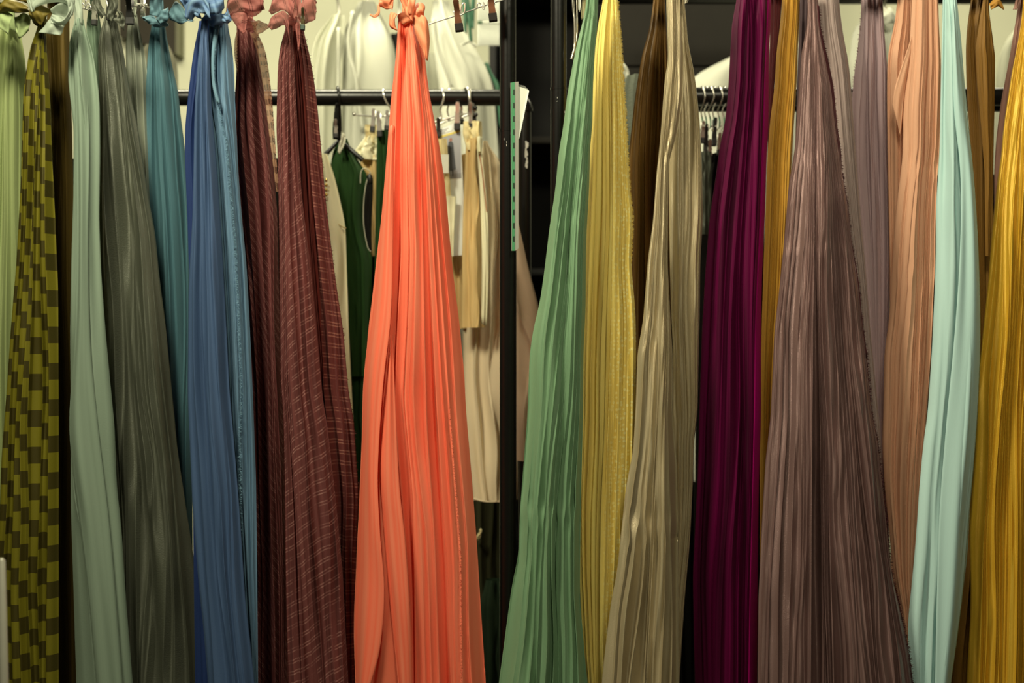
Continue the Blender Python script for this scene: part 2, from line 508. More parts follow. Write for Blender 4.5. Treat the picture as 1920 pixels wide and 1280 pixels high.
# olive check
M_olive = fabric('olive_checked_taffeta', C(112, 106, 22, 1.2), .5, .35, .1, .08, var=.2, bump=.15, aniso=.2,
                 pattern=pat_check(C(98, 91, 14, 1.05, .02), C(44, 36, 5, 1.0), 68, 24, 15))
e = fab('olive green fabric with dark check pattern and wide pleats, second from left', .0, 55)
panel('drape', e, M_olive, .0, [[(74, 47), (58, 84), (51, 127), (45, 169), (43, 240), (40, 352), (32, 495), (23, 600), (13, 740), (3, 866), (0, 976), (-3, 1100), (-5, 1280)],
      [(80, 47), (74, 127), (70, 240), (66, 400), (58, 600), (47, 800), (50, 960), (46, 1100), (50, 1280)],
      [(88, 47), (86, 75), (94, 187), (97, 284), (103, 402), (109, 537), (110, 740), (110, 1280)]], [3, 4], top=36, amp=11, skew=.85, seed=12, jit=.25, bulge=26, pw=15, power=.9)
M_olivetie = fabric('olive_tie', C(98, 84, 20, 1.1), .5, .35, transl=.15)
ribbon('tie_loop', e, M_olivetie, .0, [(2, 36, -38), (22, 12, -46), (45, 12, -46), (66, 22, -38)], [(8, 38, -38), (30, 32, -50), (50, 36, -48), (68, 30, -38)], bow=8, seed=5)
ribbon('tie_loop', e, M_olivetie, .0, [(-8, -12, -28), (15, -16, -36), (34, -6, -36)], [(-8, 12, -28), (14, 8, -34), (33, 2, -36)], bow=6, seed=6)
ribbon('tie_loop', e, M_olivetie, .0, [(32, -8, -42), (50, -14, -46), (68, -12, -44)], [(34, 0, -42), (50, 12, -50), (67, 17, -44)], bow=6, seed=7)
ribbon('tie_end', e, M_olivetie, .0, [(68, 24, -34), (86, 18, -36), (112, 26, -30)], [(70, 42, -38), (88, 56, -40), (96, 48, -34)], bow=8, seed=8)
knot(e, M_olivetie, .0, 73, 34, 11, 14, 16, 1)
ribbon('tie_strip', e, M_olivetie, .03, [(60, -29), (64, 0), (68, 36)], [(82, -29), (80, 0), (80, 40)], bow=5, seed=9)

# bronze
M_bronze = fabric('bronze_crinkle', C(82, 64, 14, 1.05), .55, .3, var=.35)
e = fab('brown bronze crinkled fabric in the gap between olive check and pale sage', .14, 120)
panel('drape', e, M_bronze, .14, [[(90, 20), (88, 73), (88, 187), (92, 400), (98, 700), (98, 1280)], [(130, 20), (130, 73), (135, 240), (140, 500), (146, 740), (150, 1280)]],
      [8], top=-20, amp=7, seed=13, bulge=18)
ribbon('tie_strip', e, M_bronze, .13, [(104, -29), (104, 0), (103, 20)], [(126, -29), (127, 0), (128, 20)], bow=5, seed=9)

# sage organza
M_sage = fabric('sage_organza', C(136, 154, 126, 1.1, .14), .6, .35, .3, .3, .95, var=.14, bump=.15)
M_sagetie = fabric('pale_sage_tie', C(188, 198, 170, .95), .55, .4, .4, .35, .72, var=.1, weave=500)
e = fab('pale sage green organza fabric with a big pale bow at its top', .02, 180)
panel('drape', e, M_sage, .02, [[(143, 40), (134, 56), (129, 94), (128, 150), (139, 240), (138, 369), (134, 495), (132, 622), (133, 740), (133, 951), (137, 1077), (143, 1280)],
      [(147, 40), (143, 94), (146, 200), (150, 300), (156, 450), (152, 622), (135, 830), (150, 940), (169, 1014), (180, 1130), (192, 1280)],
      [(150, 40), (158, 94), (164, 200), (163, 369), (168, 500), (171, 640), (178, 760), (174, 850), (176, 930), (190, 1040), (205, 1150), (222, 1280)],
      [(156, 44), (172, 90), (180, 131), (187, 187), (188, 284), (186, 411), (190, 516), (198, 622), (209, 740), (215, 800), (219, 909), (228, 993), (236, 1120), (249, 1280)]],
      [1, 2, 1], top=36, amp=10, seed=14, bulge=30, wave=5, power=1.1, knife=False, skew=.55, va=[.7, 1.0, .8])
ribbon('tie_loop', e, M_sagetie, -.01, [(67, -6, -30), (95, -18, -34), (130, -8, -40), (152, 8, -38), (150, 38, -36)], [(76, 34, -34), (84, 22, -40), (112, 16, -48), (138, 20, -46), (140, 44, -38)], bow=10, ruf=2.2, seed=10)
ribbon('tie_loop', e, M_sagetie, -.01, [(110, 30, -46), (118, 22, -48), (134, 18, -48), (148, 20, -46)], [(110, 52, -46), (122, 58, -44), (136, 54, -42), (147, 36, -42)], bow=-14, ruf=1.5, seed=11)
ribbon('tie_loop', e, M_sagetie, -.01, [(150, 12, -42), (152, 30, -44), (142, 50, -46), (124, 58, -48), (112, 48, -48)], [(142, 20, -50), (146, 32, -52), (138, 46, -54), (125, 50, -54), (116, 42, -52)], bow=3, ruf=1, seed=15)
ribbon('tie_end', e, M_sagetie, -.01, [(110, 36, -36), (102, 50, -40), (86, 70, -42)], [(140, 44, -36), (135, 58, -40), (126, 75, -42)], bow=4, seed=12)
ribbon('tie_end', e, M_sagetie, -.01, [(64, 2, -46), (68, 16, -48), (75, 34, -48)], [(69, 0, -48), (74, 15, -50), (79, 33, -50)], bow=1, ruf=.4, seed=13)
ribbon('tie_strip', e, M_sagetie, .02, [(128, -29), (134, 0), (142, 46)], [(152, -29), (154, 0), (156, 46)], bow=5, seed=14)

ribbon('front_fold', e, M_sage, .02, [(144, 60, -14), (148, 240, -22), (152, 450, -28), (150, 622, -32), (140, 780, -30), (146, 880, -32), (160, 980, -34), (176, 1110, -36), (192, 1300, -36)],
       [(156, 60, -10), (172, 240, -16), (172, 450, -22), (179, 640, -28), (194, 800, -30), (210, 950, -30), (224, 1110, -30), (240, 1300, -28)], bow=8, ruf=2, nu=80, nv=14, seed=93)
# second sage behind
M_sage2 = fabric('dull_sage_voile', C(104, 124, 96, 1.1), .65, transl=.2, alpha=.96)
e = fab('dull sage fabric held by a clip, behind the pale sage and grey organzas', .16, 180)
panel('drape', e, M_sage2, .16, [[(168, 26), (160, 40), (166, 90), (172, 200), (176, 500), (190, 1280)], [(184, 26), (192, 60), (196, 120), (200, 300), (210, 700), (240, 1280)]], [5], top=18, amp=7, seed=15, bulge=14)
ribbon('tie_strip', e, M_sage2, .15, [(168, -29), (168, 0), (166, 24)], [(186, -29), (186, 0), (186, 24)], bow=5, seed=9)

# grey olive organza
M_grey = fabric('grey_organza', C(84, 86, 68, 1.0), .4, .6, .2, .2, .96, var=.3, bump=.35, aniso=.7, weave=700)
e = fab('dark grey olive organza fabric with shiny folds, fourth wide fabric from left', .1, 280)
panel('drape', e, M_grey, .125, [[(200, 34), (189, 49), (184, 90), (186, 150), (188, 240), (186, 326), (186, 453), (190, 560), (200, 740), (218, 900), (228, 1000), (232, 1280)],
      [(203, 34), (200, 90), (206, 150), (212, 240), (224, 330), (232, 430), (238, 560), (242, 740), (243, 900), (244, 1060), (245, 1280)],
      [(206, 34), (216, 90), (224, 150), (232, 240), (240, 330), (249, 400), (253, 560), (257, 740), (262, 900), (264, 1060), (266, 1280)],
      [(209, 36), (222, 90), (231, 150), (240, 240), (250, 330), (258, 430), (263, 560), (276, 740), (300, 860), (298, 1000), (290, 1140), (280, 1280)],
      [(214, 38), (227, 90), (236, 150), (246, 240), (262, 330), (278, 430), (288, 560), (305, 740), (318, 860), (330, 1000), (335, 1140), (336, 1280)],
      [(219, 44), (232, 97), (242, 169), (255, 220), (266, 284), (278, 369), (291, 436), (299, 520), (310, 605), (323, 740), (333, 845), (350, 959), (367, 1069), (373, 1162), (382, 1280)]],
      [3, 1, 2, 2, 2], top=28, amp=11, seed=16, bulge=38, wave=6, vw=2, skew=.7, macro=12, va=[.8, .5, 1.3, .8, .9], power=1.0)
ribbon('tie_end', e, M_grey, .06, [(196, 40, -22), (184, 20, -24), (176, -10, -24)], [(204, 34, -22), (198, 14, -24), (192, -14, -24)], bow=3, seed=17)
ribbon('tie_end', e, M_grey, .06, [(206, 38, -22), (210, 18, -24), (206, -10, -24)], [(216, 48, -22), (226, 22, -24), (226, -12, -24)], bow=4, ruf=2, seed=18)
ribbon('tie_end', e, M_grey, .06, [(218, 42, -20), (228, 34, -22), (226, 24, -24)], [(238, 62, -18), (240, 44, -20), (236, 28, -22)], bow=3, seed=19)
ribbon('tie_strip', e, M_grey, .1, [(196, -29), (198, 0), (200, 34)], [(216, -29), (215, 0), (214, 38)], bow=5, seed=9)

# grey satin
M_gsat = fabric('grey_satin', C(138, 142, 118, 1.1), .45, .45, var=.15, aniso=.3)
e = fab('light grey satin fabric in a black clip, between grey organza and teal', .17, 262)
panel('drape', e, M_gsat, .2, [[(243, 32), (236, 75), (238, 169), (246, 300), (262, 700), (280, 1280)], [(256, 32), (262, 56), (270, 90), (275, 120), (279, 200), (286, 400), (296, 700), (310, 1280)]], [4], top=26, amp=6, seed=17, bulge=12)
ribbon('tie_strip', e, M_gsat, .195, [(246, -29), (246, 0), (247, 28)], [(258, -29), (257, 0), (256, 30)], bow=3, seed=9)

# teal
M_teal = fabric('teal_plisse', C(66, 104, 108, 1.15), .6, .3, transl=.15, var=.15)
e = fab('teal pleated fabric knotted at the top, between grey organza and blue', .19, 320)
panel('drape', e, M_teal, .215, [[(286, 46), (279, 75), (274, 150), (270, 240), (270, 305), (275, 500), (290, 700), (300, 1000), (306, 1280)], [(309, 50), (322, 120), (334, 169), (339, 220), (346, 272), (358, 394), (360, 520), (360, 740), (362, 1280)]],
      [9], top=40, amp=8, seed=18, bulge=26, jit=.35)
M_tealtie = fabric('teal_tie', C(88, 122, 126, 1.15), .6, transl=.25, var=.15)
knot(e, M_tealtie, .16, 298, 42, 17, 9, 18, 2)
ribbon('tie_end', e, M_tealtie, .14, [(296, 36, -24), (284, 36, -28), (274, 39, -28)], [(306, 52, -26), (290, 52, -30), (276, 44, -28)], bow=4, seed=20)
ribbon('tie_end', e, M_tealtie, .14, [(300, 40, -26), (312, 26, -30), (324, 22, -30)], [(308, 52, -26), (320, 46, -30), (326, 34, -30)], bow=5, seed=21)
ribbon('tie_loop', e, M_tealtie, .14, [(286, 34, -20), (288, 12, -26), (294, -20, -24)], [(308, 40, -20), (310, 16, -26), (316, -20, -24)], bow=8, ruf=2, seed=22)
ribbon('tie_end', e, M_tealtie, .14, [(320, 26, -14), (330, 8, -16), (342, 12, -18), (356, 34, -18)], [(322, 40, -14), (334, 46, -18), (346, 48, -18), (357, 42, -18)], bow=5, seed=23)
ribbon('tie_strip', e, M_tealtie, .18, [(290, -29), (292, 0), (294, 46)], [(306, -29), (306, 0), (306, 46)], bow=5, seed=9)

# blue
M_blue = fabric('blue_taffeta', C(58, 84, 116, 1.1, .16), .5, .4, .25, .12, var=.18, bump=.18)
M_blue2 = fabric('light_blue_plisse', C(88, 122, 142, 1.2, .16), .6, .3, .2, .18, var=.18)
M_navy = fabric('navy_back', C(26, 48, 92, 1.2), .6, .3, .2, .1)
M_bfray = fabric('blue_fray', C(112, 148, 160, 1.05), .8, .1, transl=.2)
e = fab('blue fabric with frayed light blue edge, knotted at the top', .03, 420)
panel('drape', e, M_navy, .068, [[(375, 47), (367, 75), (360, 120), (353, 180), (347, 240), (347, 300), (352, 420), (358, 620), (366, 1280)], [(426, 47), (435, 84), (439, 131), (441, 240), (446, 420), (456, 620), (466, 1280)]], [7], top=40, amp=7, seed=19, bulge=16)
panel('drape', e, M_blue2, .042, [[(392, 44), (393, 100), (396, 200), (407, 326), (415, 453), (422, 580), (430, 740), (434, 803), (447, 951), (458, 1120), (470, 1280)],
      [(411, 44), (403, 105), (403, 156), (412, 197), (426, 263), (443, 453), (449, 580), (455, 740), (453, 909), (458, 1035), (470, 1280)],
      [(426, 50), (435, 84), (439, 131), (441, 200), (447, 326), (453, 402), (462, 495), (468, 605), (474, 740), (480, 900), (484, 1280)]],
      [7, 5], top=38, amp=8, seed=20, bulge=24, jit=.3)
panel('drape', e, M_blue, .006, [[(378, 46), (374, 80), (369, 140), (365, 200), (361, 411), (354, 537), (352, 740), (361, 951), (371, 1077), (382, 1183), (390, 1280)],
      [(382, 46), (384, 140), (386, 240), (389, 411), (394, 537), (398, 700), (404, 800), (418, 909), (428, 1077), (440, 1200), (448, 1280)],
      [(390, 46), (393, 120), (397, 200), (408, 326), (416, 453), (423, 580), (431, 740), (437, 803), (449, 951), (460, 1120), (478, 1280)]],
      [3, 3], top=38, amp=8, seed=21, bulge=26, power=1.2, wave=5, knife=False, skew=.6)
fr = [(422, -4), (411, 47), (403, 105), (403, 156), (412, 197), (420, 240), (426, 263), (434, 350), (443, 453), (449, 580), (455, 740), (452, 830), (453, 909), (455, 1035)]
fray(e, M_bfray, .03, fr, 2000, 4.5, 1, 1, dep=-14, w=.35)
ribbon('selvedge', e, M_bfray, .03, [(418, -30, -12), (406, 47, -14), (399, 105, -14), (400, 156, -14), (410, 197, -14)], [(428, -30, -12), (416, 47, -14), (406, 105, -14), (406, 156, -14), (416, 197, -14)], bow=2, ruf=.6, seed=31)
M_btie = fabric('blue_tie', C(114, 144, 160, 1.15), .55, .35, transl=.25, var=.3, deep=C(76, 108, 150))
knot(e, M_btie, .02, 402, 36, 22, 14, 20, 3)
ribbon('tie_loop', e, M_btie, .0, [(350, 34, -10), (356, 4, -18), (380, -14, -24), (398, 6, -26)], [(364, 44, -10), (376, 30, -22), (392, 34, -28), (402, 44, -28)], bow=10, ruf=2.5, seed=24)
ribbon('tie_loop', e, M_btie, .0, [(334, -6, -6), (350, -18, -10), (366, -10, -12), (380, 10, -16)], [(344, 14, -6), (356, 26, -12), (368, 34, -16), (384, 40, -20)], bow=8, ruf=3, seed=25)
ribbon('tie_loop', e, M_btie, .0, [(392, -16, -14), (408, -22, -20), (426, -14, -20)], [(398, 30, -24), (412, 34, -28), (424, 22, -24)], bow=8, ruf=2, seed=26)
ribbon('tie_end', e, M_btie, .0, [(416, 30, -14), (426, 28, -16), (430, 20, -16)], [(420, 46, -14), (432, 46, -16), (438, 40, -14)], bow=3, seed=27)
fray(e, M_bfray, .0, [(350, 42), (366, 44), (382, 45), (400, 47)][:2], 60, 7, -1, 3, dep=-20)
ribbon('tie_strip', e, M_btie, .05, [(384, -29), (386, 0), (390, 44)], [(414, -29), (414, 0), (412, 44)], bow=5, seed=9)

# burgundy striped, two
M_burg1 = fabric('burgundy_striped_voile', C(106, 52, 48, 1.12), .65, .25, .2, .2, var=.3, pattern=pat_stripe(C(170, 118, 104, 1.0), 19, 1.7, .11))
M_burg2 = fabric('burgundy_striped_plisse', C(112, 58, 52, 1.15), .65, .25, .2, .2, var=.3, pattern=pat_stripe(C(168, 116, 102, 1.0), 21, -.55, .11))
M_burg3 = fabric('dark_burgundy_edge', C(106, 50, 44, 1.15), .65, .25, .2, .25, .97, var=.3, pattern=pat_stripe(C(160, 104, 84, 1.05), 20, .12, .12))
M_burgr = fabric('red_burgundy_voile', C(124, 52, 42, 1.1), .65, .25, .2, .25, .97, var=.3)
M_gauze = fabric('open_weave_gauze', C(196, 150, 112, 1.0), .7, .2, .2, .35, .45, var=.1, pattern=pat_stripe(C(90, 42, 36), 15, 0, .22, 1.0))
M_btie2 = fabric('burgundy_sheer_tie', C(192, 118, 104, 1.1), .6, .3, .3, .45, .58, var=.2, pattern=pat_stripe(C(88, 40, 36), 26, 0, .08, .8))
M_bufray = fabric('burgundy_fray', C(74, 34, 30), .8, .1)
e = fab('burgundy fabric with slanting pale stripes, right beside the blue one', .1, 500)
L = [(444, 52), (444, 131), (437, 240), (440, 305), (448, 411), (454, 537), (462, 664), (466, 740), (472, 930), (476, 1120), (478, 1280)]
panel('drape', e, M_burg1, .14, [L, [(454, 52), (456, 131), (454, 240), (462, 305), (474, 411), (482, 537), (489, 664), (494, 740), (500, 930), (506, 1120), (508, 1280)],
      [(480, 54), (486, 112), (495, 169), (504, 240), (512, 300), (520, 400), (524, 600), (530, 740), (534, 951), (537, 1077), (540, 1280)]], [3, 6], top=44, amp=8, seed=22, bulge=26)
g = [(481, 62), (495, 94), (502, 131), (508, 187), (512, 238), (517, 300), (521, 360)]
ribbon('gauze_edge', e, M_gauze, .13, [(x - 2 - max(0, 12 - abs(y - 120) * .05), y, -6) for x, y in g], [(x + 2, y, -2) for x, y in g], bow=2, ruf=.6, nu=40, seed=33)
fray(e, M_bufray, .13, g, 150, 4, 1, 5, dep=-3, w=.7)
ribbon('gauze_edge', e, M_gauze, .13, [(441, 76, -3), (440, 100, -3), (444, 130, -3)], [(446, 58, -6), (446, 96, -6), (448, 140, -6)], bow=1, ruf=.4, seed=34)
ribbon('tie_loop', e, M_btie2, .06, [(426, 32, -16), (430, 8, -26), (450, -10, -30), (478, -12, -30), (500, 2, -26)], [(434, 40, -18), (446, 32, -34), (466, 26, -38), (484, 32, -36), (501, 24, -28)], bow=12, ruf=3, nu=34, seed=35)
ribbon('tie_loop', e, M_btie2, .06, [(462, 28, -24), (476, 10, -30), (490, 4, -34), (500, 10, -34)], [(468, 38, -22), (482, 34, -26), (494, 30, -28), (500, 20, -30)], bow=8, ruf=2.5, seed=36)
ribbon('tie_end', e, M_btie2, .06, [(436, 36, -28), (444, 48, -32), (462, 72, -32)], [(460, 24, -28), (470, 36, -32), (466, 68, -32)], bow=5, seed=37)
knot(e, M_btie2, .08, 468, 46, 14, 12, 16, 4)
ribbon('tie_end', e, M_gauze, .08, [(476, 46, -20), (490, 44, -24), (504, 50, -22)], [(484, 72, -20), (496, 66, -24), (508, 58, -22)], bow=3, seed=38)
ribbon('tie_strip', e, M_btie2, .09, [(450, -29), (454, 0), (458, 48)], [(476, -29), (476, 0), (474, 48)], bow=5, seed=9)

e = fab('burgundy fabric with near-level pale stripes, left of the coral one', .02, 600)
Rb = [(568, 56), (581, 103), (589, 150), (596, 206), (601, 263), (610, 369), (620, 453), (631, 537), (644, 622), (654, 740), (663, 782), (673, 930), (668, 1035), (666, 1280)]
panel('drape', e, M_burg3, .07, [[(548, 56), (548, 103), (550, 206), (556, 369), (562, 495), (572, 622), (580, 740), (590, 951), (600, 1077), (606, 1280)],
      Rb], [6], top=46, amp=7, seed=24, bulge=18)
panel('drape', e, M_burgr, .05, [[(545, 56), (552, 103), (558, 206), (562, 300), (568, 420), (580, 560), (592, 660), (606, 800), (620, 1280)],
      [(556, 56), (566, 103), (577, 206), (582, 300), (590, 420), (601, 560), (608, 660), (618, 800), (628, 1280)]], [4], top=46, amp=6, seed=25, bulge=16)
panel('drape', e, M_burg2, .01, [[(538, 54), (527, 75), (521, 122), (520, 169), (518, 240), (521, 300), (523, 453), (525, 700), (531, 780), (534, 951), (538, 1162), (540, 1280)],
      [(541, 54), (534, 122), (536, 240), (540, 453), (545, 620), (550, 740), (562, 870), (572, 1000), (580, 1120), (592, 1280)],
      [(548, 58), (552, 122), (558, 240), (566, 369), (582, 495), (594, 622), (604, 740), (614, 800), (631, 951), (643, 1077), (653, 1280)]], [4, 6], top=46, amp=9, seed=23, bulge=30)
fray(e, M_bufray, .07, Rb, 160, 4, 1, 6, dep=-2, w=.8)
knot(e, M_btie2, .02, 546, 46, 13, 12, 16, 5)
ribbon('tie_loop', e, M_btie2, .0, [(506, 24, -12), (514, 0, -20), (534, -14, -24), (556, 6, -24)], [(512, 32, -12), (526, 26, -26), (542, 30, -28), (554, 44, -26)], bow=9, ruf=3, nu=34, seed=39)
ribbon('tie_loop', e, M_btie2, .0, [(558, 30, -12), (564, -4, -22), (586, -12, -26), (598, 8, -22)], [(564, 46, -12), (576, 50, -26), (592, 44, -26), (599, 28, -22)], bow=12, ruf=3, nu=34, seed=40)
ribbon('tie_end', e, M_btie2, .0, [(504, 54, -20), (514, 38, -26), (532, 28, -28), (546, 34, -28)], [(512, 62, -20), (524, 58, -28), (540, 56, -30), (549, 86, -28)], bow=6, ruf=2, seed=41)
ribbon('tie_end', e, M_btie2, .0, [(556, 36, -18), (558, 60, -22), (562, 100, -22)], [(564, 36, -18), (566, 60, -22), (564, 100, -22)], bow=2, ruf=1, seed=42)
ribbon('tie_strip', e, M_btie2, .03, [(536, -29), (540, 0), (542, 46)], [(562, -29), (560, 0), (556, 48)], bow=5, seed=9)

# coral
M_coral = fabric('coral_satin', C(246, 130, 96, 1.2, .0), .45, .4, .3, .2, var=.2, bump=.1, deep=C(238, 106, 74, 1.1, .0), crease=14)
e = fab('bright coral orange pleated fabric hanging alone in the middle', .0, 790)
panel('drape', e, M_coral, .0, [
    [(747, 37), (744, 84), (741, 122), (734, 178), (729, 240), (724, 305), (715, 411), (707, 474), (698, 558), (690, 622), (684, 706), (681, 782), (681, 888), (673, 951), (669, 1035), (665, 1162), (667, 1280)],
    [(751, 37), (747, 120), (744, 240), (741, 370), (737, 470), (738, 580), (722, 740), (713, 888), (717, 993), (724, 1098), (719, 1204), (706, 1280)],
    [(756, 37), (755, 120), (754, 240), (754, 370), (755, 470), (748, 600), (742, 761), (753, 909), (766, 1056), (772, 1140), (775, 1280)],
    [(761, 37), (762, 120), (766, 240), (767, 370), (770, 470), (766, 600), (757, 740), (774, 909), (779, 1056), (781, 1280)],
    [(766, 37), (770, 120), (779, 240), (779, 370), (783, 470), (780, 600), (776, 740), (783, 845), (802, 993), (806, 1100), (811, 1280)],
    [(769, 37), (777, 120), (790, 240), (795, 470), (798, 640), (802, 803), (815, 993), (825, 1280)],
    [(772, 37), (784, 120), (798, 240), (808, 470), (815, 640), (821, 761), (842, 1077), (848, 1280)],
    [(774, 37), (790, 120), (806, 240), (823, 470), (835, 640), (844, 761), (854, 888), (865, 1035), (867, 1280)],
    [(776, 37), (795, 84), (799, 131), (804, 169), (817, 240), (821, 255), (835, 348), (842, 432), (850, 516), (861, 601), (871, 706), (873, 761), (884, 888), (894, 1014), (903, 1162), (911, 1280)]],
    [2, 1, 1, 2, 1, 1, 2, 2], top=30, amp=20, seed=26, bulge=44, jit=.25, va=[.45, 1.5, 1.2, .9, 1.2, 1.0, .7, .5], wave=2, power=.9)
ribbon('front_fold', e, M_coral, .0, [(730, 240, -6), (716, 400, -6), (700, 560, -6), (684, 706, -6), (680, 830, -6), (674, 951, -6), (668, 1060, -6), (664, 1170, -6), (668, 1290, -6)],
       [(742, 240, -28), (741, 370, -40), (738, 580, -52), (724, 720, -56), (714, 880, -56), (718, 993, -58), (725, 1098, -58), (717, 1204, -56), (696, 1290, -52)], bow=16, ruf=1.6, nu=70, nv=16, seed=90)
ribbon('front_fold', e, M_coral, .0, [(738, 560, -8), (728, 680, -34), (718, 860, -46), (724, 980, -46), (734, 1100, -48), (744, 1200, -48), (752, 1290, -46)],
       [(739, 560, -8), (742, 690, -40), (752, 890, -56), (764, 1000, -60), (772, 1100, -60), (776, 1180, -56), (778, 1290, -50)], bow=8, ruf=1.2, nu=60, nv=14, seed=91)
M_ctie = fabric('coral_tie', C(246, 146, 100, 1.15, .03), .5, .35, .3, .3, var=.15, bump=.1)
knot(e, M_ctie, -.01, 764, 34, 17, 14, 18, 6)
ribbon('tie_loop', e, M_ctie, -.02, [(733, 14, -20), (742, 4, -28), (752, 6, -30), (764, 34, -28)], [(735, 8, -24), (750, -4, -34), (768, 0, -38), (775, 36, -34)], bow=8, ruf=2, seed=43)
ribbon('tie_loop', e, M_ctie, -.02, [(764, -12, -18), (758, 10, -26), (764, 36, -30)], [(782, -14, -18), (780, 16, -32), (776, 48, -32)], bow=9, ruf=2, seed=44)
ribbon('tie_loop', e, M_ctie, -.02, [(776, 14, -12), (788, 8, -18), (797, 16, -18), (796, 30, -16)], [(778, 42, -16), (784, 40, -24), (792, 36, -26), (798, 38, -20)], bow=9, ruf=1.5, seed=45)
ribbon('tie_end', e, M_ctie, -.02, [(774, 36, -22), (780, 62, -28), (792, 98, -26), (801, 119, -22)], [(790, 32, -22), (804, 46, -28), (806, 76, -26), (804, 118, -22)], bow=6, ruf=2, seed=46)
ribbon('tie_end', e, M_ctie, -.02, [(735, 28, -20), (731, 40, -24), (734, 56, -24), (745, 62, -22)], [(748, 32, -22), (742, 42, -26), (744, 54, -26), (747, 62, -22)], bow=4, ruf=1, seed=47)
ribbon('tie_end', e, M_ctie, -.02, [(711, -6, -6), (722, -14, -10), (742, -12, -12)], [(710, 14, -6), (724, 18, -10), (738, 22, -14)], bow=4, ruf=2, seed=48)
ribbon('tie_end', e, M_ctie, -.02, [(709, 10, -6), (708, 24, -8), (702, 30, -8), (694, 28, -8)], [(713, 12, -6), (712, 28, -8), (704, 35, -8), (694, 31, -8)], bow=1, ruf=.3, seed=49)
ribbon('tie_strip', e, M_ctie, .03, [(748, -29), (752, 0), (756, 34)], [(780, -29), (778, 0), (774, 36)], bow=5, seed=9)
fray(e, fabric('coral_fray', C(226, 96, 64), .7, .2), -.01, [(844, 761), (854, 888), (865, 1035), (867, 1280)], 700, 3, 1, 8, dep=-38)

# ---------------------------------------------------------------- fabrics, right rack
M_green = fabric('green_lame_plisse', C(114, 150, 104, 1.1, .16), .42, .45, .3, .12, var=.16, bump=.3, weave=1400)
e = fab('jade green fine-pleated fabric, first right of the two black posts', .0, 1020)
panel('drape', e, M_green, .0, [
    [(1099, 0), (1099, 15), (1091, 47), (1081, 84), (1070, 141), (1062, 187), (1056, 240), (1048, 282), (1041, 358), (1031, 421), (1020, 514), (1012, 569), (1001, 611), (993, 662), (989, 780), (982, 867), (975, 959), (972, 1044), (961, 1090), (951, 1162), (940, 1246), (935, 1280)],
    [(1104, 0), (1104, 47), (1096, 141), (1084, 240), (1073, 358), (1064, 514), (1046, 662), (1034, 780), (1026, 867), (1020, 959), (1012, 1090), (1004, 1280)],
    [(1122, 0), (1120, 47), (1115, 103), (1112, 159), (1111, 240), (1107, 261), (1105, 345), (1099, 451), (1098, 577), (1094, 662), (1093, 780), (1090, 909), (1088, 1035), (1087, 1120), (1098, 1246), (1102, 1280)]],
    [4, 7], amp=11, seed=27, bulge=36, jit=.3, kinks=[(960, .3, 26), (420, .12, 26), (210, .12, 20)], wave=1.5)

M_yel = fabric('yellow_dotted_plisse', C(218, 196, 96, 1.3), .48, .4, .3, .15, var=.15, bump=.3, weave=1200,
               pattern=pat_dots(C(236, 226, 150, 1.1), .045, .075, 7.5), deep=C(208, 180, 78, 1.25))
e = fab('yellow pleated fabric with small pale dots, right of the jade green one', .08, 1140)
panel('drape', e, M_yel, .08, [
    [(1132, 0), (1122, 37), (1118, 75), (1113, 112), (1110, 169), (1106, 240), (1102, 303), (1098, 430), (1096, 514), (1093, 620), (1090, 704), (1090, 780), (1088, 867), (1085, 951), (1086, 1077), (1094, 1225), (1100, 1280)],
    [(1145, 0), (1142, 75), (1141, 169), (1142, 240), (1142, 400), (1138, 514), (1135, 620), (1132, 780), (1128, 867), (1124, 951), (1122, 1077), (1122, 1280)],
    [(1158, 0), (1161, 28), (1166, 94), (1169, 150), (1173, 206), (1176, 261), (1181, 358), (1187, 409), (1183, 493), (1191, 577), (1193, 641), (1192, 780), (1190, 900), (1184, 1050), (1165, 1280)]],
    [5, 7], amp=10, seed=28, bulge=30, jit=.2, pw=9)
fray(e, M_yel, .08, [(1158, 0), (1161, 28), (1166, 94), (1169, 150), (1173, 206), (1176, 261), (1181, 358), (1187, 409), (1183, 493)], 900, 3, 1, 21, dep=-1)

M_bronze2 = fabric('copper_brown_crinkle', C(104, 72, 18, 1.2), .5, .35, var=.35, bump=.35)
e = fab('copper brown crinkled fabric behind, between the yellow and the taupe ones', .19, 1215)
panel('drape', e, M_bronze2, .19, [[(1226, 0), (1216, 66), (1205, 94), (1197, 141), (1190, 187), (1184, 240), (1178, 300), (1180, 500), (1184, 800), (1190, 1280)],
      [(1246, 0), (1250, 66), (1254, 141), (1256, 240), (1258, 500), (1262, 800), (1266, 1280)]], [9], amp=9, seed=29, bulge=22, jit=.45, wave=5)

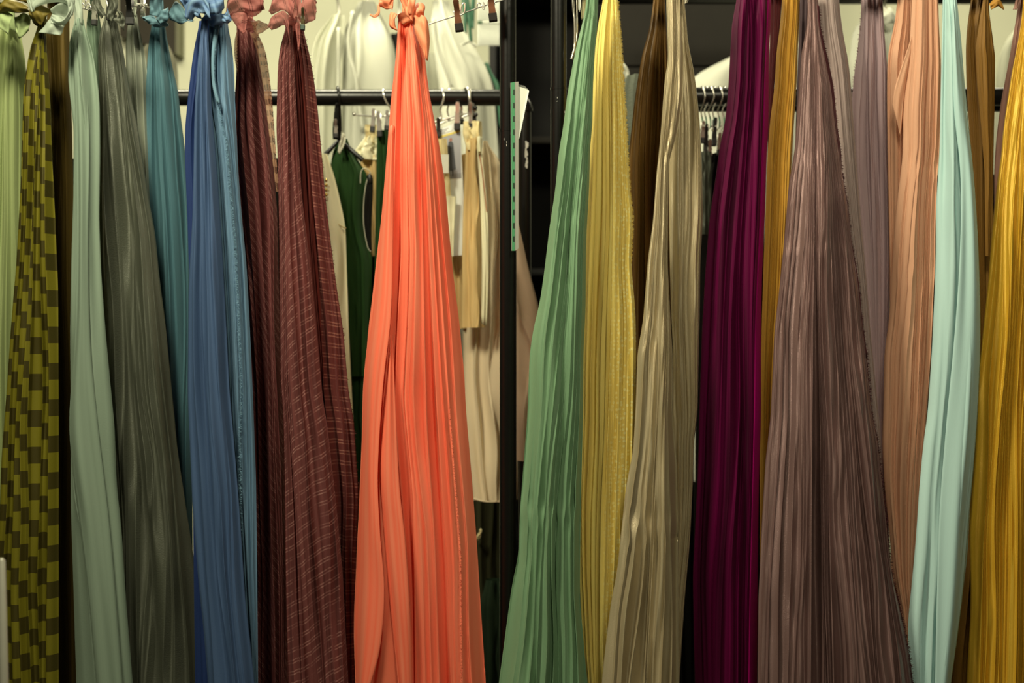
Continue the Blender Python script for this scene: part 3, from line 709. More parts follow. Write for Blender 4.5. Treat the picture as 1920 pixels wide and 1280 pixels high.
M_taupe = fabric('taupe_satin', C(168, 150, 110, 1.2), .31, .9, .1, .06, var=.16, bump=.3, aniso=.8, metal=.3)
e = fab('shiny taupe satin fabric with fine pleats, left of the magenta one', .0, 1240)
panel('drape', e, M_taupe, .05, [
    [(1262, 0), (1262, 100), (1262, 200), (1254, 303), (1254, 366), (1256, 493), (1258, 577), (1262, 662), (1262, 780), (1262, 867), (1262, 1077), (1256, 1280)],
    [(1282, 0), (1287, 28), (1289, 75), (1297, 112), (1304, 150), (1310, 206), (1313, 240), (1316, 300), (1318, 409), (1313, 493), (1312, 577), (1310, 662), (1308, 780), (1301, 824), (1299, 909), (1294, 1014), (1284, 1120), (1276, 1246), (1274, 1280)]],
    [8], amp=9, seed=30, bulge=24, jit=.4, vw=2)
panel('drape', e, M_taupe, .0, [
    [(1249, 0), (1250, 37), (1252, 84), (1253, 112), (1246, 150), (1242, 206), (1238, 261), (1231, 324), (1225, 409), (1214, 493), (1206, 599), (1195, 662), (1192, 761), (1187, 845), (1174, 909), (1166, 985), (1157, 1069), (1145, 1132), (1136, 1204), (1128, 1280)],
    [(1256, 0), (1258, 84), (1258, 150), (1250, 261), (1246, 409), (1238, 599), (1230, 761), (1222, 909), (1216, 1069), (1206, 1280)],
    [(1279, 0), (1282, 60), (1284, 112), (1282, 180), (1270, 250), (1254, 303), (1253, 366), (1252, 493), (1256, 577), (1261, 662), (1261, 780), (1269, 867), (1271, 951), (1271, 1077), (1273, 1280)]],
    [4, 5], amp=10, seed=31, bulge=30, jit=.5, wave=4, vw=2.5, rows=150, kinks=[(985, .3, 30), (620, .2, 24)])
ribbon('tie_end', e, fabric('pale_taupe_tie', C(190, 178, 145, 1.1), .4, .5), -.0, [(1270, -30, -20), (1280, -6, -24), (1282, 14, -24)], [(1284, -30, -20), (1290, -4, -24), (1286, 12, -24)], bow=3, seed=51)

def pat_mag(t, base):
    tc = t.n('ShaderNodeTexCoord'); sp = t.n('ShaderNodeSeparateXYZ'); t.l(tc.outputs['UV'], sp.inputs[0])
    mr = t.n('ShaderNodeMapRange'); mr.inputs[1].default_value = .096; mr.inputs[2].default_value = .1; t.l(sp.outputs[0], mr.inputs[0])
    return t.mix(mr.outputs[0], base, C(142, 2, 82, 1.05, .01))
M_mag = fabric('magenta_plisse', C(96, 2, 54, 1.0, .01), .6, .2, .05, .1, .98, var=.3, deep=C(50, 6, 26, 1.0, .02), pattern=pat_mag)
e = fab('deep magenta sheer fabric with a bright right edge, right of the taupe satin', .08, 1370)
panel('drape', e, M_mag, .08, [
    [(1384, -30), (1382, 0), (1379, 11), (1372, 43), (1369, 103), (1366, 159), (1362, 206), (1358, 240), (1351, 261), (1343, 324), (1330, 409), (1322, 514), (1316, 620), (1311, 780), (1309, 867), (1303, 993), (1299, 1077), (1301, 1204), (1303, 1280)],
    [(1398, -30), (1400, 43), (1398, 159), (1390, 261), (1378, 409), (1370, 514), (1364, 620), (1362, 780), (1360, 909), (1350, 1077), (1345, 1280)],
    [(1411, -30), (1416, 60), (1414, 159), (1408, 261), (1402, 409), (1400, 514), (1400, 620), (1402, 780), (1400, 909), (1396, 1077), (1390, 1280)],
    [(1438, -30), (1436, 43), (1430, 159), (1428, 261), (1424, 409), (1418, 514), (1412, 620), (1410, 780), (1408, 909), (1404, 1077), (1400, 1280)],
    [(1446, -30), (1446, 20), (1444, 60), (1442, 94), (1441, 240), (1438, 282), (1434, 409), (1429, 514), (1427, 620), (1427, 780), (1423, 909), (1421, 1077), (1419, 1280)]],
    [4, 3, 3, 1], amp=8, seed=32, bulge=28, jit=.3, pw=10, va=[.8, .8, 1.2, .4])
M_magr = fabric('wine_sheer', C(110, 46, 48, 1.15), .6, .3, .3, .3, .9)
panel('edge_drape', e, M_magr, .13, [[(1440, -30), (1444, 60), (1440, 200), (1438, 400), (1430, 700)], [(1468, -30), (1464, 30), (1458, 94), (1450, 180), (1444, 260), (1440, 400), (1434, 700)]], [3], bot=800, amp=5, seed=33, bulge=12)

M_must = fabric('mustard_plisse', C(178, 128, 22, 1.25), .55, .3, .25, .15, var=.15)
e = fab('mustard yellow narrow pleated fabric between magenta and mauve', .1, 1440)
panel('drape', e, M_must, .1, [
    [(1467, 0), (1462, 56), (1456, 94), (1452, 169), (1445, 216), (1441, 261), (1438, 316), (1435, 409), (1431, 514), (1428, 620), (1425, 746), (1424, 1280)],
    [(1501, 0), (1497, 72), (1493, 168), (1488, 240), (1484, 303), (1480, 417), (1474, 535), (1466, 620), (1460, 746), (1450, 1280)]],
    [10], amp=9, seed=34, bulge=24, jit=.15, kinks=[(308, .3, 18)], wave=1.5)

M_mauve = fabric('mauve_brown_satin', C(128, 98, 90, 1.25), .32, .9, .1, .05, var=.2, bump=.35, aniso=.8, deep=C(106, 78, 70, 1.15), metal=.35)
e = fab('wide mauve brown satin fabric with crushed pleats and a frayed right edge', -.02, 1560)
Rm = [(1532, -20), (1535, 12), (1537, 48), (1544, 84), (1552, 120), (1561, 168), (1568, 240), (1574, 275), (1578, 324), (1589, 388), (1595, 451), (1608, 527), (1616, 611), (1625, 670), (1633, 767), (1637, 790), (1646, 824), (1654, 909), (1661, 972), (1667, 1035), (1675, 1090), (1692, 1162), (1705, 1225), (1711, 1280)]
panel('drape', e, M_mauve, -.02, [
    [(1512, -20), (1515, 12), (1511, 60), (1503, 96), (1498, 168), (1493, 240), (1490, 282), (1479, 345), (1471, 443), (1462, 535), (1452, 620), (1445, 780), (1435, 867), (1429, 972), (1422, 1120), (1420, 1280)],
    [(1517, -20), (1519, 60), (1513, 168), (1508, 282), (1500, 443), (1488, 620), (1484, 780), (1476, 972), (1468, 1280)],
    [(1521, -20), (1523, 60), (1520, 168), (1518, 282), (1516, 366), (1516, 500), (1512, 620), (1510, 780), (1508, 972), (1508, 1280)],
    [(1524, -20), (1526, 60), (1527, 168), (1524, 282), (1521, 366), (1521, 500), (1524, 620), (1527, 780), (1530, 972), (1534, 1280)],
    [(1527, -20), (1531, 60), (1541, 168), (1548, 282), (1552, 443), (1560, 620), (1570, 780), (1580, 972), (1600, 1280)],
    [(1530, -20), (1535, 60), (1554, 168), (1563, 282), (1575, 388), (1587, 490), (1602, 620), (1615, 780), (1632, 972), (1650, 1090), (1668, 1280)], Rm],
    [4, 4, 1, 5, 7, 3], amp=13, seed=35, bulge=46, jit=.5, vw=3.0, va=[1.1, 1.1, 2.8, 1.1, 1.2, .8], kinks=[(303, .35, 20), (472, .2, 18)], wave=4, rows=170)
M_mfray = fabric('wine_fray', C(84, 42, 44, 1.1), .8, .1)
fray(e, M_mfray, -.02, Rm[1:], 3200, 5, 1, 11, dep=-3, both=.7)
ribbon('selvedge', e, M_mfray, -.02, [(x - 6, y, -9) for x, y in Rm[1:14]], [(x + 1, y, -2) for x, y in Rm[1:14]], bow=2, ruf=1, nu=60, seed=52)
M_dpur = fabric('dark_purple_sheer', C(62, 46, 46, 1.1), .6, .3)
panel('back_layer', e, M_dpur, .06, [[(1500, -20), (1499, 40), (1496, 120), (1492, 240), (1486, 400), (1470, 800)], [(1520, -20), (1519, 40), (1516, 120), (1512, 240), (1510, 400), (1500, 800)]], [3], bot=1000, amp=6, seed=36, bulge=9)

M_glil = fabric('grey_lilac_chiffon', C(160, 138, 126, 1.2), .65, .3, .3, .2, var=.2)
e = fab('greyish lilac fabric showing right beside the frayed mauve edge', .1, 1640)
panel('drape', e, M_glil, .1, [[(1530, -20), (1534, 60), (1548, 168), (1560, 300), (1580, 500), (1600, 700), (1620, 1280)],
      [(1572, -20), (1574, 10), (1580, 60), (1592, 120), (1597, 180), (1606, 300), (1614, 409), (1622, 493), (1632, 620), (1650, 800), (1680, 1280)]], [8], amp=9, seed=37, bulge=24)

M_lil = fabric('lilac_chiffon', C(166, 138, 136, 1.2), .65, .3, .3, .22, var=.16, deep=C(152, 126, 124, 1.15))
e = fab('soft lilac pleated fabric left of the peach one', .16, 1645)
panel('drape', e, M_lil, .16, [[(1616, -20), (1614, 36), (1608, 96), (1601, 144), (1597, 192), (1592, 228), (1594, 300), (1604, 409), (1612, 493), (1622, 620), (1630, 746), (1640, 1280)],
      [(1632, -20), (1634, 96), (1636, 192), (1640, 300), (1642, 409), (1644, 620), (1648, 1280)],
      [(1654, -20), (1656, 24), (1659, 72), (1666, 144), (1668, 300), (1672, 330), (1674, 451), (1669, 535), (1666, 620), (1664, 780), (1670, 1280)]],
      [5, 5], amp=8, seed=38, bulge=24)
M_lfray = fabric('lilac_fray', C(196, 168, 160), .8, .1, transl=.3)
fray(e, M_lfray, .16, [(1616, 0), (1614, 36), (1608, 96), (1601, 144), (1597, 192)], 260, 4, -1, 12, dep=-2)

M_peach = fabric('peach_plisse', C(212, 156, 116, 1.15), .6, .3, .3, .18, var=.12)
M_peachd = fabric('peach_plisse_back', C(196, 128, 88, 1.15), .6, .3, .3, .18, var=.12)
e = fab('peach pleated fabric with a folded left lobe, left of the mint one', .08, 1710)
panel('drape', e, M_peach, .12, [[(1684, -20), (1679, 36), (1664, 103), (1663, 168), (1664, 300), (1668, 500), (1672, 1280)],
      [(1712, -20), (1712, 60), (1708, 120), (1704, 200), (1704, 500), (1702, 1280)]], [8], amp=8, seed=39, bulge=22, jit=.15)
ribbon('fold_edge', e, M_peach, .09, [(1707, 55, -20), (1694, 100, -26), (1672, 165, -26), (1668, 200, -20)], [(1709, 70, -20), (1702, 110, -22), (1690, 180, -22), (1684, 260, -16)], bow=3, ruf=.6, seed=54, pleat=2)
panel('drape', e, M_peach, .07, [
    [(1711, -20), (1707, 60), (1705, 96), (1697, 168), (1693, 216), (1693, 290), (1686, 345), (1677, 430), (1671, 535), (1667, 599), (1658, 662), (1656, 780), (1654, 824), (1658, 909), (1665, 972), (1675, 1077), (1688, 1141), (1696, 1180), (1700, 1280)],
    [(1758, -20), (1761, 72), (1764, 120), (1763, 192), (1761, 280), (1757, 324), (1753, 430), (1753, 493), (1749, 577), (1746, 662), (1738, 780), (1730, 867), (1722, 972), (1716, 1077), (1714, 1162), (1716, 1280)]],
    [11], amp=9, seed=40, bulge=32, jit=.15, kinks=[(322, .35, 20), (520, .2, 24)], wave=1.5)

M_mint = fabric('mint_silk', C(176, 208, 194, 1.15, .14), .5, .35, .25, .2, var=.06, bump=.12)
e = fab('pale mint green smooth fabric, right of the peach one', .0, 1750)
panel('drape', e, M_mint, .0, [
    [(1768, -20), (1765, 120), (1763, 216), (1762, 282), (1755, 388), (1755, 472), (1751, 577), (1747, 662), (1739, 780), (1732, 824), (1724, 909), (1717, 1014), (1709, 1099), (1702, 1170), (1705, 1280)],
    [(1773, -20), (1774, 120), (1772, 216), (1776, 330), (1772, 472), (1770, 577), (1766, 700), (1756, 824), (1746, 930), (1742, 1099), (1738, 1280)],
    [(1779, -20), (1784, 84), (1785, 204), (1788, 300), (1796, 409), (1800, 560), (1796, 700), (1788, 824), (1776, 960), (1764, 1099), (1752, 1280)],
    [(1785, -20), (1792, 84), (1800, 204), (1806, 300), (1816, 409), (1820, 560), (1818, 700), (1812, 824), (1800, 960), (1790, 1099), (1768, 1280)],
    [(1792, -20), (1798, 36), (1803, 84), (1807, 144), (1813, 204), (1821, 300), (1827, 409), (1834, 493), (1836, 599), (1838, 662), (1832, 760), (1827, 845), (1819, 930), (1814, 1035), (1802, 1141), (1785, 1225), (1779, 1280)]],
    [1, 1, 1, 1], amp=10, seed=41, bulge=34, power=1.2, wave=6, knife=False, skew=.6, macro=10, va=[.9, 1.0, .7, .8])

ribbon('front_fold', e, M_mint, .0, [(1782, -12, 0), (1779, 60, -14), (1780, 200, -22), (1790, 330, -28), (1787, 480, -34), (1777, 640, -36), (1764, 800, -36), (1752, 960, -36), (1745, 1130, -36), (1740, 1300, -36)],
       [(1788, -12, 0), (1794, 60, -6), (1808, 200, -10), (1820, 330, -14), (1829, 480, -16), (1832, 640, -18), (1826, 800, -18), (1813, 960, -18), (1798, 1130, -18), (1774, 1300, -16)], bow=14, ruf=2.2, nu=80, nv=18, seed=92)
M_twist = fabric('old_gold_plisse', C(122, 84, 18, 1.25), .5, .35, .2, .12, var=.2)
e = fab('old gold brown twisted fabric with knotted tail, between mint and gold', .15, 1838)
def tw(V, py):
    return V
panel('drape', e, M_twist, .15, [
    [(1824, -20), (1815, 36), (1811, 84), (1813, 168), (1819, 264), (1825, 500), (1822, 700), (1815, 900), (1796, 1100), (1785, 1200), (1778, 1280)],
    [(1846, -20), (1836, 36), (1828, 84), (1836, 168), (1842, 300), (1842, 700), (1838, 1280)],
    [(1854, -20), (1853, 24), (1859, 60), (1865, 108), (1864, 192), (1861, 300), (1860, 500), (1860, 900), (1856, 1280)]], [5, 6], amp=8, seed=42, bulge=24, jit=.25)
panel('twist_fold', e, M_twist, .105, [[(1848, -29), (1838, 30), (1829, 90), (1832, 160), (1840, 240), (1846, 320), (1848, 480)],
      [(1853, -29), (1853, 24), (1860, 60), (1866, 108), (1865, 192), (1861, 300), (1856, 480)]], [5], bot=480, amp=8, seed=142, bulge=16, jit=.3)
ribbon('tie_end', e, fabric('gold_tie', C(196, 138, 34, 1.1), .5, .4, transl=.25), .12, [(1846, 14, -22), (1856, 4, -26), (1864, 4, -26), (1873, 21, -24)], [(1850, 24, -22), (1858, 20, -26), (1864, 18, -26), (1874, 24, -24)], bow=4, ruf=1, seed=64)

M_dpink = fabric('dusty_pink_chiffon', C(176, 128, 106, 1.15), .65, .3, .3, .25, var=.15)
e = fab('dusty pink fabric behind the gold satin at the right edge', .15, 1900)
panel('drape', e, M_dpink, .15, [[(1912, -20), (1908, 20), (1901, 60), (1891, 120), (1879, 180), (1869, 252), (1864, 320), (1866, 500), (1874, 1280)], [(1930, -20), (1926, 60), (1922, 160), (1920, 300), (1918, 500), (1920, 1280)]], [6], amp=7, seed=43, bulge=20)
ribbon('tie_end', e, M_dpink, .13, [(1902, -20, -14), (1898, 4, -18), (1893, 22, -18)], [(1912, -20, -14), (1906, 6, -18), (1899, 23, -18)], bow=2, ruf=.6, seed=65)

M_gold = fabric('gold_satin', C(198, 154, 36, 1.22, .03), .31, .9, .1, .06, var=.18, bump=.25, aniso=.8, metal=.25)
e = fab('gold satin pleated fabric at the right edge of the rack', .02, 1880)
panel('drape', e, M_gold, .02, [
    [(1920, -20), (1916, 36), (1908, 84), (1898, 132), (1889, 192), (1882, 240), (1877, 300), (1872, 324), (1865, 388), (1859, 443), (1853, 527), (1846, 590), (1840, 653), (1833, 725), (1831, 761), (1829, 824), (1823, 900), (1817, 993), (1820, 1099), (1819, 1162), (1812, 1280)],
    [(1928, -20), (1920, 132), (1910, 240), (1900, 388), (1890, 590), (1880, 761), (1878, 993), (1872, 1280)],
    [(1940, -20), (1942, 240), (1945, 500), (1945, 761), (1936, 993), (1930, 1280)]],
    [5, 7], amp=10, seed=44, bulge=34, jit=.5, wave=3, vw=2, rows=150)

# ---------------------------------------------------------------- clips and hangers
def clip(parent, cx, tip, y, h, w, metal, rub, ang=0.0, spring=M_chrome):
    """pinch clip: two bent leaves, rubber shoes, coil spring; cx,tip in px, h,w in px"""
    s = S(y); o = P(cx, tip, y); H = h * s; W = w * s
    ca, sa = math.cos(ang), math.sin(ang)
    def T(x, yy, z): return (o.x + x * ca - z * sa, o.y + yy, o.z + x * sa + z * ca)
    prof = [(0, .10, 1.0), (.18, .12, 1.0), (.40, .22, .86), (.55, .20, .74), (.75, .34, .72), (.92, .46, .8), (1.0, .48, .55)]
    b = MB()
    for sgn in (-1, 1):
        th = .05 * H; n = len(prof); vs = []; fs = []
        for z, d, ww in prof:
            for dx in (-1, 1):
                for dt in (0, 1):
                    vs.append(T(dx * ww * W / 2, sgn * (d * .45 * H + dt * th), z * H))
        for i in range(n - 1):
            a = i * 4; c = a + 4
            fs += [(a, a + 2, c + 2, c), (a + 1, c + 1, c + 3, a + 3), (a, c, c + 1, a + 1), (a + 2, a + 3, c + 3, c + 2)]
        fs += [(0, 1, 3, 2), ((n - 1) * 4, (n - 1) * 4 + 2, (n - 1) * 4 + 3, (n - 1) * 4 + 1)]
        b.add(vs, fs)
    c = b.build('clip', metal, parent, True)
    b = MB()
    for sgn in (-1, 1):
        vs = []
        for zz, ww in ((-.02, 1.12), (.24, 1.12)):
            for dx, dy in ((-1, .02), (1, .02), (1, .13), (-1, .13)):
                vs.append(T(dx * ww * W / 2, sgn * dy * H, zz * H))
        b.add(vs, [(0, 3, 2, 1), (4, 5, 6, 7), (0, 1, 5, 4), (1, 2, 6, 5), (2, 3, 7, 6), (3, 0, 4, 7)])
    r = b.build('rubber_tip', rub, parent, bevel=.0012)
    r.parent = c; r.matrix_parent_inverse.identity()
    b = MB()
    pts = [T(W * .75 * (i / 60 - .5) * 1.2, .10 * H * math.cos(i * .9), .56 * H + .10 * H * math.sin(i * .9)) for i in range(61)]
    b.tube(pts, .018 * H, 5)
    r = b.build('spring', spring, parent, True)
    r.parent = c; r.matrix_parent_inverse.identity()
    return c

def wire(parent, name, pts, y, r, mat, n=8, sub=6):
    q = [tuple(p) if len(p) == 3 else (*p, 0) for p in pts]
    cm = catm(q, max(2, sub * (len(q) - 1) + 1)); s = S(y)
    b = MB(); b.tube([((p[0] - 960) * s, y + p[2] * s, CZ + (640 - p[1]) * s) for p in cm], r, n)
    return b.build(name, mat, parent, True)

def hook_pts(x, cy, r, drop, bend=3):
    return [(x - 1, cy + r * .3, r + 1), (x - 1, cy - r * .6, r * .8), (x, cy - r - 1.5, 0), (x + bend * .6, cy - r * .6, -r * .85), (x + bend, cy + r * .2, -r - 1.5),
            (x + bend * .2, cy + r * .95, -r * .8), (x - bend * .5, cy + r + drop * .4, -2), (x, cy + r + drop, 0)]

HG = 'clip hangers on the front rack'
e = empty('clip_hanger', P(905, -40, .06), 'wire hanger with two copper coloured clips beside the coral fabric', 'hanger', HG)
wire(e, 'bar', [(786, 54), (803, 46), (850, 31), (905, 12), (945, -1), (985, -14)], .03, .0013, M_chrome)
wire(e, 'hook', [(985, -14, 0), (985, -30, 0), (985, -45, 10), (984, -66, 34), (984, -60, 62)], .03, .0015, M_chrome)
clip(e, 861.5, 58, .03, 57, 14, M_copper, M_rubber, .12)
clip(e, 925, 39, .03, 57, 14, M_copper, M_rubber, .12)
wire(e, 'wire_loop', [(863, 30, -8), (866, 14, -12), (870, 8, -12), (873, 13, -12), (871, 26, -10), (864, 30, -8)], .03, .0014, M_chrome)
wire(e, 'wire_loop', [(894, 16, -3), (896, 8, -5), (900, 7, -4), (904, 13, -4), (907, 19, -4), (908, 10, -4), (906, 5, -3)], .03, .0013, M_chrome)

e = empty('clip_hanger', P(178, -40, .13), 'chrome hanger with dark clip between sage bow and grey organza', 'hanger', HG)
wire(e, 'bar', [(150, 14), (160, 17), (176, 19), (196, 16)], .115, .0014, M_chrome)
wire(e, 'hook', [(160, 17, 0), (161, 0, 0), (162, -30, 4), (162, -66, -20), (162, -70, -50)], .115, .0014, M_chrome)
clip(e, 177, 47, .11, 42, 9, M_steel, M_blackpl, -.03)
wire(e, 'wire_loop', [(154, 6), (162, 12, -4), (168, 8, -6), (172, 16, -6), (166, 20, -4)], .11, .0014, M_chrome)
e = empty('clip_hanger', P(262, -40, .15), 'chrome hanger with broad black clip holding the light grey satin', 'hanger', HG)
wire(e, 'bar', [(236, 12), (250, 11), (268, 12), (284, 14)], .15, .0013, M_chrome)
wire(e, 'bar', [(256, 8), (268, 8), (276, 9)], .15, .0016, M_chrome)
wire(e, 'hook', [(266, 12, 0), (267, -6, 0), (266, -30, -4), (266, -66, -40), (266, -70, -80)], .15, .0014, M_chrome)
clip(e, 243.5, 45, .14, 48, 13, M_blackpl, M_blackpl, .0)
clip(e, 268, 32, .17, 34, 7, M_chrome, M_white, .0)
wire(e, 'wire_loop', [(256, 12), (259, 20, -5), (262, 10, -6), (265, 18, -5), (268, 10, -4)], .15, .0012, M_chrome)
e = empty('clip_hanger', P(208, -40, .08), 'small clip pinching the top of the grey olive organza', 'hanger', HG)
clip(e, 203, 38, .072, 26, 6, M_blackpl, M_blackpl, -.1)
wire(e, 'hook', [(203, 18), (200, 4), (196, -12), (197, -40, 4), (197, -68, 0), (197, -60, 20)], .07, .0014, M_chrome)
e = empty('clip_hanger', P(568, -40, .0), 'brass hanger clip with dark green tip on the burgundy bow by the cream wall', 'hanger', HG)
M_brass = solid('brass_steel', (.55, .46, .24, 1), .25, metal=1.0, scale=50)
clip(e, 567.5, 56, -.035, 40, 7, M_brass, solid('dark_green_rubber', C(26, 52, 36), .5), -.04)
wire(e, 'hook', [(567, 22), (566, 4), (563, -20), (562, -50, 60), (562, -68, 96), (562, -60, 120)], -.035, .0014, M_chrome)
e = empty('clip_hanger', P(1078, -40, .06), 'bare chrome hanger arm dangling left of the jade green fabric', 'hanger', HG)
wire(e, 'arm', [(1075, -40), (1074, 0), (1077, 35), (1078, 60), (1077, 90), (1071, 111)], .06, .0026, M_steel)
wire(e, 'arm', [(1081, -20), (1082, 30), (1082, 60), (1080, 80)], .06, .0016, M_steel)
wire(e, 'hook', [(1075, -40, 0), (1078, -58, 0), (1079, -66, 12), (1080, -60, 30)], .06, .0018, M_steel)
b = MB(); q = [P(1084, -30, .07), P(1089, -30, .07), P(1089, 12, .07), P(1087, 23, .07), P(1084.5, 18, .07)]
b.prism([(v.x, v.z) for v in q], .066, .071); b.build('pointed_end', M_white, e)
e = empty('fabric_strip', P(1096, 34, .12), 'narrow cream cloth strip at the top beside the jade green fabric', 'fabric strip')
M_cream = fabric('cream_cotton', C(214, 204, 150, 1.0), .8, .2)
ribbon('strip', e, M_cream, .12, [(1091, -40), (1091, 0), (1090, 36)], [(1104, -40), (1102, 0), (1098, 34)], bow=3, seed=70)

# ---------------------------------------------------------------- rear racks
RY = .55
s = S(RY)
e = empty('clothes_rack', (P(984, 0, RY).x, RY, 0), 'black rear clothes rack whose rail runs behind the coral fabric', 'clothes rack')
def arc(cx, cy, r, a0, a1, n=8): return [(cx + r * math.cos(a), cy - r * math.sin(a)) for a in np.linspace(a0, a1, n)]
path = [(-260, 183), (400, 183), (930, 183)] + arc(960, 207, 24, math.pi / 2, 0)
b = MB(); b.tube([P(x, y, RY) for x, y in path] , 15.2 * s, 20); b.build('rail', M_black, e, True)
b = MB(); b.tube([P(984, 207, RY), (P(984, 0, RY).x, RY, .03)], 12.2 * s, 20); b.build('post_lower', M_black, e, True)
b = MB(); b.tube([P(984, 203, RY), P(984, 209, RY)], 15.6 * s, 20); b.build('joint_collar', M_black, e, True)
b = MB(); b.tube([P(-260, 168, RY), (P(-260, 0, RY).x, RY, .03)], 12.2 * s, 20); b.build('post_lower', M_black, e, True)
b = MB(); rg = random.Random(9)
for i in range(26):
    a = rg.uniform(.1, .5); q = P(984, rg.uniform(268, 318), RY)
    b.box((q.x + 12.3 * s * math.sin(a), RY - 12.3 * s * math.cos(a), q.z), .003, .001, .006)
o = b.build('paint_chip', M_scuff, e); o['kind'] = 'stuff'
e = empty('clothes_rack', (P(1500, 0, RY).x, RY, 0), 'black rear clothes rack whose rail runs behind the right fabrics', 'clothes rack')
b = MB(); b.tube([P(1085, 181, RY), P(2180, 181, RY)], 17 * s, 20); b.build('rail', M_black, e, True)
b = MB(); b.tube([P(1085, 202, RY + .06), P(2180, 202, RY + .06)], 8 * s, 16); b.build('brace_bar', M_black, e, True)
for x in (1085, 2180):
    b = MB(); b.tube([P(x, 166, RY), (P(x, 0, RY).x, RY, .0)], 15 * s, 20); b.build('post_lower', M_black, e, True)

WY = 1.2
M_wht = fabric('white_cotton_coat', C(216, 214, 184, .85), .85, .2, .2, .1, var=.06, bump=.12, weave=200, crease=9)
M_wht2 = fabric('off_white_linen', C(204, 202, 168, .85), .85, .2, .2, .1, var=.08, bump=.12, weave=200, crease=9)
M_blk = fabric('black_wool', C(20, 19, 15), .9, .15, .1, 0, var=.2)
e = empty('clothes_rail', (P(1600, -6, WY).x, WY, 0), 'high black rail along the top right, in front of the cream wall', 'clothes rail')
b = MB(); b.tube([P(1105, -8, WY), P(2150, -8, WY)], 16 * S(WY), 16); b.build('rail', M_black, e, True)
for x in (1105, 2150):
    b = MB(); b.tube([P(x, -8, WY), (P(x, 0, WY).x, WY, 0)], 13 * S(WY), 16); b.build('post_lower', M_black, e, True)
e = empty('clothes_rail', (P(400, -60, WY).x, WY, 0), 'high rail carrying the white coats behind the coral fabric', 'clothes rail')
b = MB(); b.tube([P(-100, -62, WY), P(1046, -62, WY)], 16 * S(WY), 16); b.build('rail', M_black, e, True)
for x in (-100, 1046):
    b = MB(); b.tube([P(x, -62, WY), (P(x, 0, WY).x, WY, 0)], 10 * S(WY), 16); b.build('post_lower', M_black, e, True)

def coat(label, y, L, R, mat, hook, top, bot=900, n=5, seed=1, bulge=60, seams=(), collar=None, railpy=-62, group='white coats behind'):
    e = empty('white_coat', P((L[-1][0] + R[-1][0]) / 2, bot, y), label, 'coat', group)
    panel('body', e, mat, y, [L, R], [max(2, n - 2)], top=top, bot=bot, amp=9, seed=seed, bulge=bulge, jit=.4, wave=7, power=1.4, rows=70, flat=2.4, knife=False, skew=.55, macro=18)
    for k, ln in enumerate(seams):
        ribbon('seam', e, mat, y, [(x - 3.5, yy, -bulge * .98 - 2) for x, yy in ln], [(x + 3.5, yy, -bulge * .98 - 2) for x, yy in ln], bow=5, ruf=.8, seed=80 + k)
    if collar:
        cx, cy, w = collar
        ribbon('collar', e, mat, y, [(cx - w, cy + w * .5, -30), (cx - w * .5, cy - 4, -50), (cx, cy + 8, -56)], [(cx - w * 1.1, cy + w * .9, -40), (cx - w * .5, cy + w * .8, -62), (cx - 2, cy + w * .9, -62)], bow=5, ruf=1, seed=seed + 3)
        ribbon('collar', e, mat, y, [(cx, cy + 8, -56), (cx + w * .5, cy - 4, -50), (cx + w, cy + w * .5, -30)], [(cx + 2, cy + w * .9, -62), (cx + w * .5, cy + w * .8, -62), (cx + w * 1.1, cy + w * .9, -40)], bow=5, ruf=1, seed=seed + 4)
    if hook:
        wire(e, 'hanger_hook', [(hook, top + 6, 0), (hook - 1, top - 14, 0), (hook - 4, (top + railpy) / 2, -6), (hook + 2, railpy - 4, -18), (hook + 2, railpy - 18, 0), (hook + 1, railpy - 8, 14)], y, .003, M_steel)
    return e
coat('white coat with rounded shoulder right of the burgundy fabrics', WY, [(628, 30), (602, 52), (587, 80), (579, 140), (575, 260), (580, 900)], [(644, 30), (650, 44), (640, 110), (632, 160), (630, 260), (634, 900)], M_wht2, 636, 28, seed=91, bulge=45)
coat('white coat with raised seam just left of the coral fabric', WY + .06, [(676, 8), (657, 30), (644, 60), (641, 165), (638, 300), (636, 900)], [(700, 8), (722, 40), (738, 80), (746, 130), (746, 300), (745, 900)], M_wht, 690, 4, seed=92, n=4, bulge=60,
     seams=[[(668, 36), (662, 80), (664, 120), (674, 165), (688, 260)], [(643, 66), (642, 120), (642, 200), (640, 300)]])
coat('greyish white coat half hidden right behind the coral fabric', WY + .14, [(790, 100), (770, 130), (765, 300), (765, 900)], [(812, 110), (824, 130), (826, 165), (836, 300), (840, 900)], M_wht2, None, 100, seed=93, bulge=40)
coat('white coat with wide sloping sleeve left of the black post', WY + .02, [(812, 18), (806, 40), (812, 90), (824, 165), (828, 300), (832, 900)], [(838, 4), (862, 40), (886, 84), (899, 104), (914, 130), (926, 165), (936, 300), (944, 900)], M_wht, 822, 2, seed=94, n=4, bulge=60,
     seams=[[(816, 50), (822, 90), (834, 130), (850, 175)], [(866, 98), (882, 92), (896, 100)]])
e = empty('black_coat', P(740, 900, WY + .2), 'black garment glimpsed between white coats left of the coral fabric', 'coat')
panel('body', e, M_blk, WY + .2, [[(733, 70), (731, 130), (726, 200), (724, 900)], [(760, 70), (768, 130), (770, 200), (770, 900)]], [4], top=64, bot=900, amp=8, seed=95, rows=40)
wire(e, 'hanger_hook', [(748, 70, 0), (748, 0, 0), (748, -40, -10), (749, -70, -140), (749, -76, -170)], WY + .2, .003, M_steel)
coat('white coat with sloping shoulder showing left of the magenta fabric', WY, [(1450, 66), (1372, 106), (1300, 140), (1284, 160), (1280, 300), (1285, 900)], [(1480, 66), (1530, 100), (1556, 140), (1560, 300), (1560, 900)], M_wht, 1466, 62, seed=96, railpy=-8)
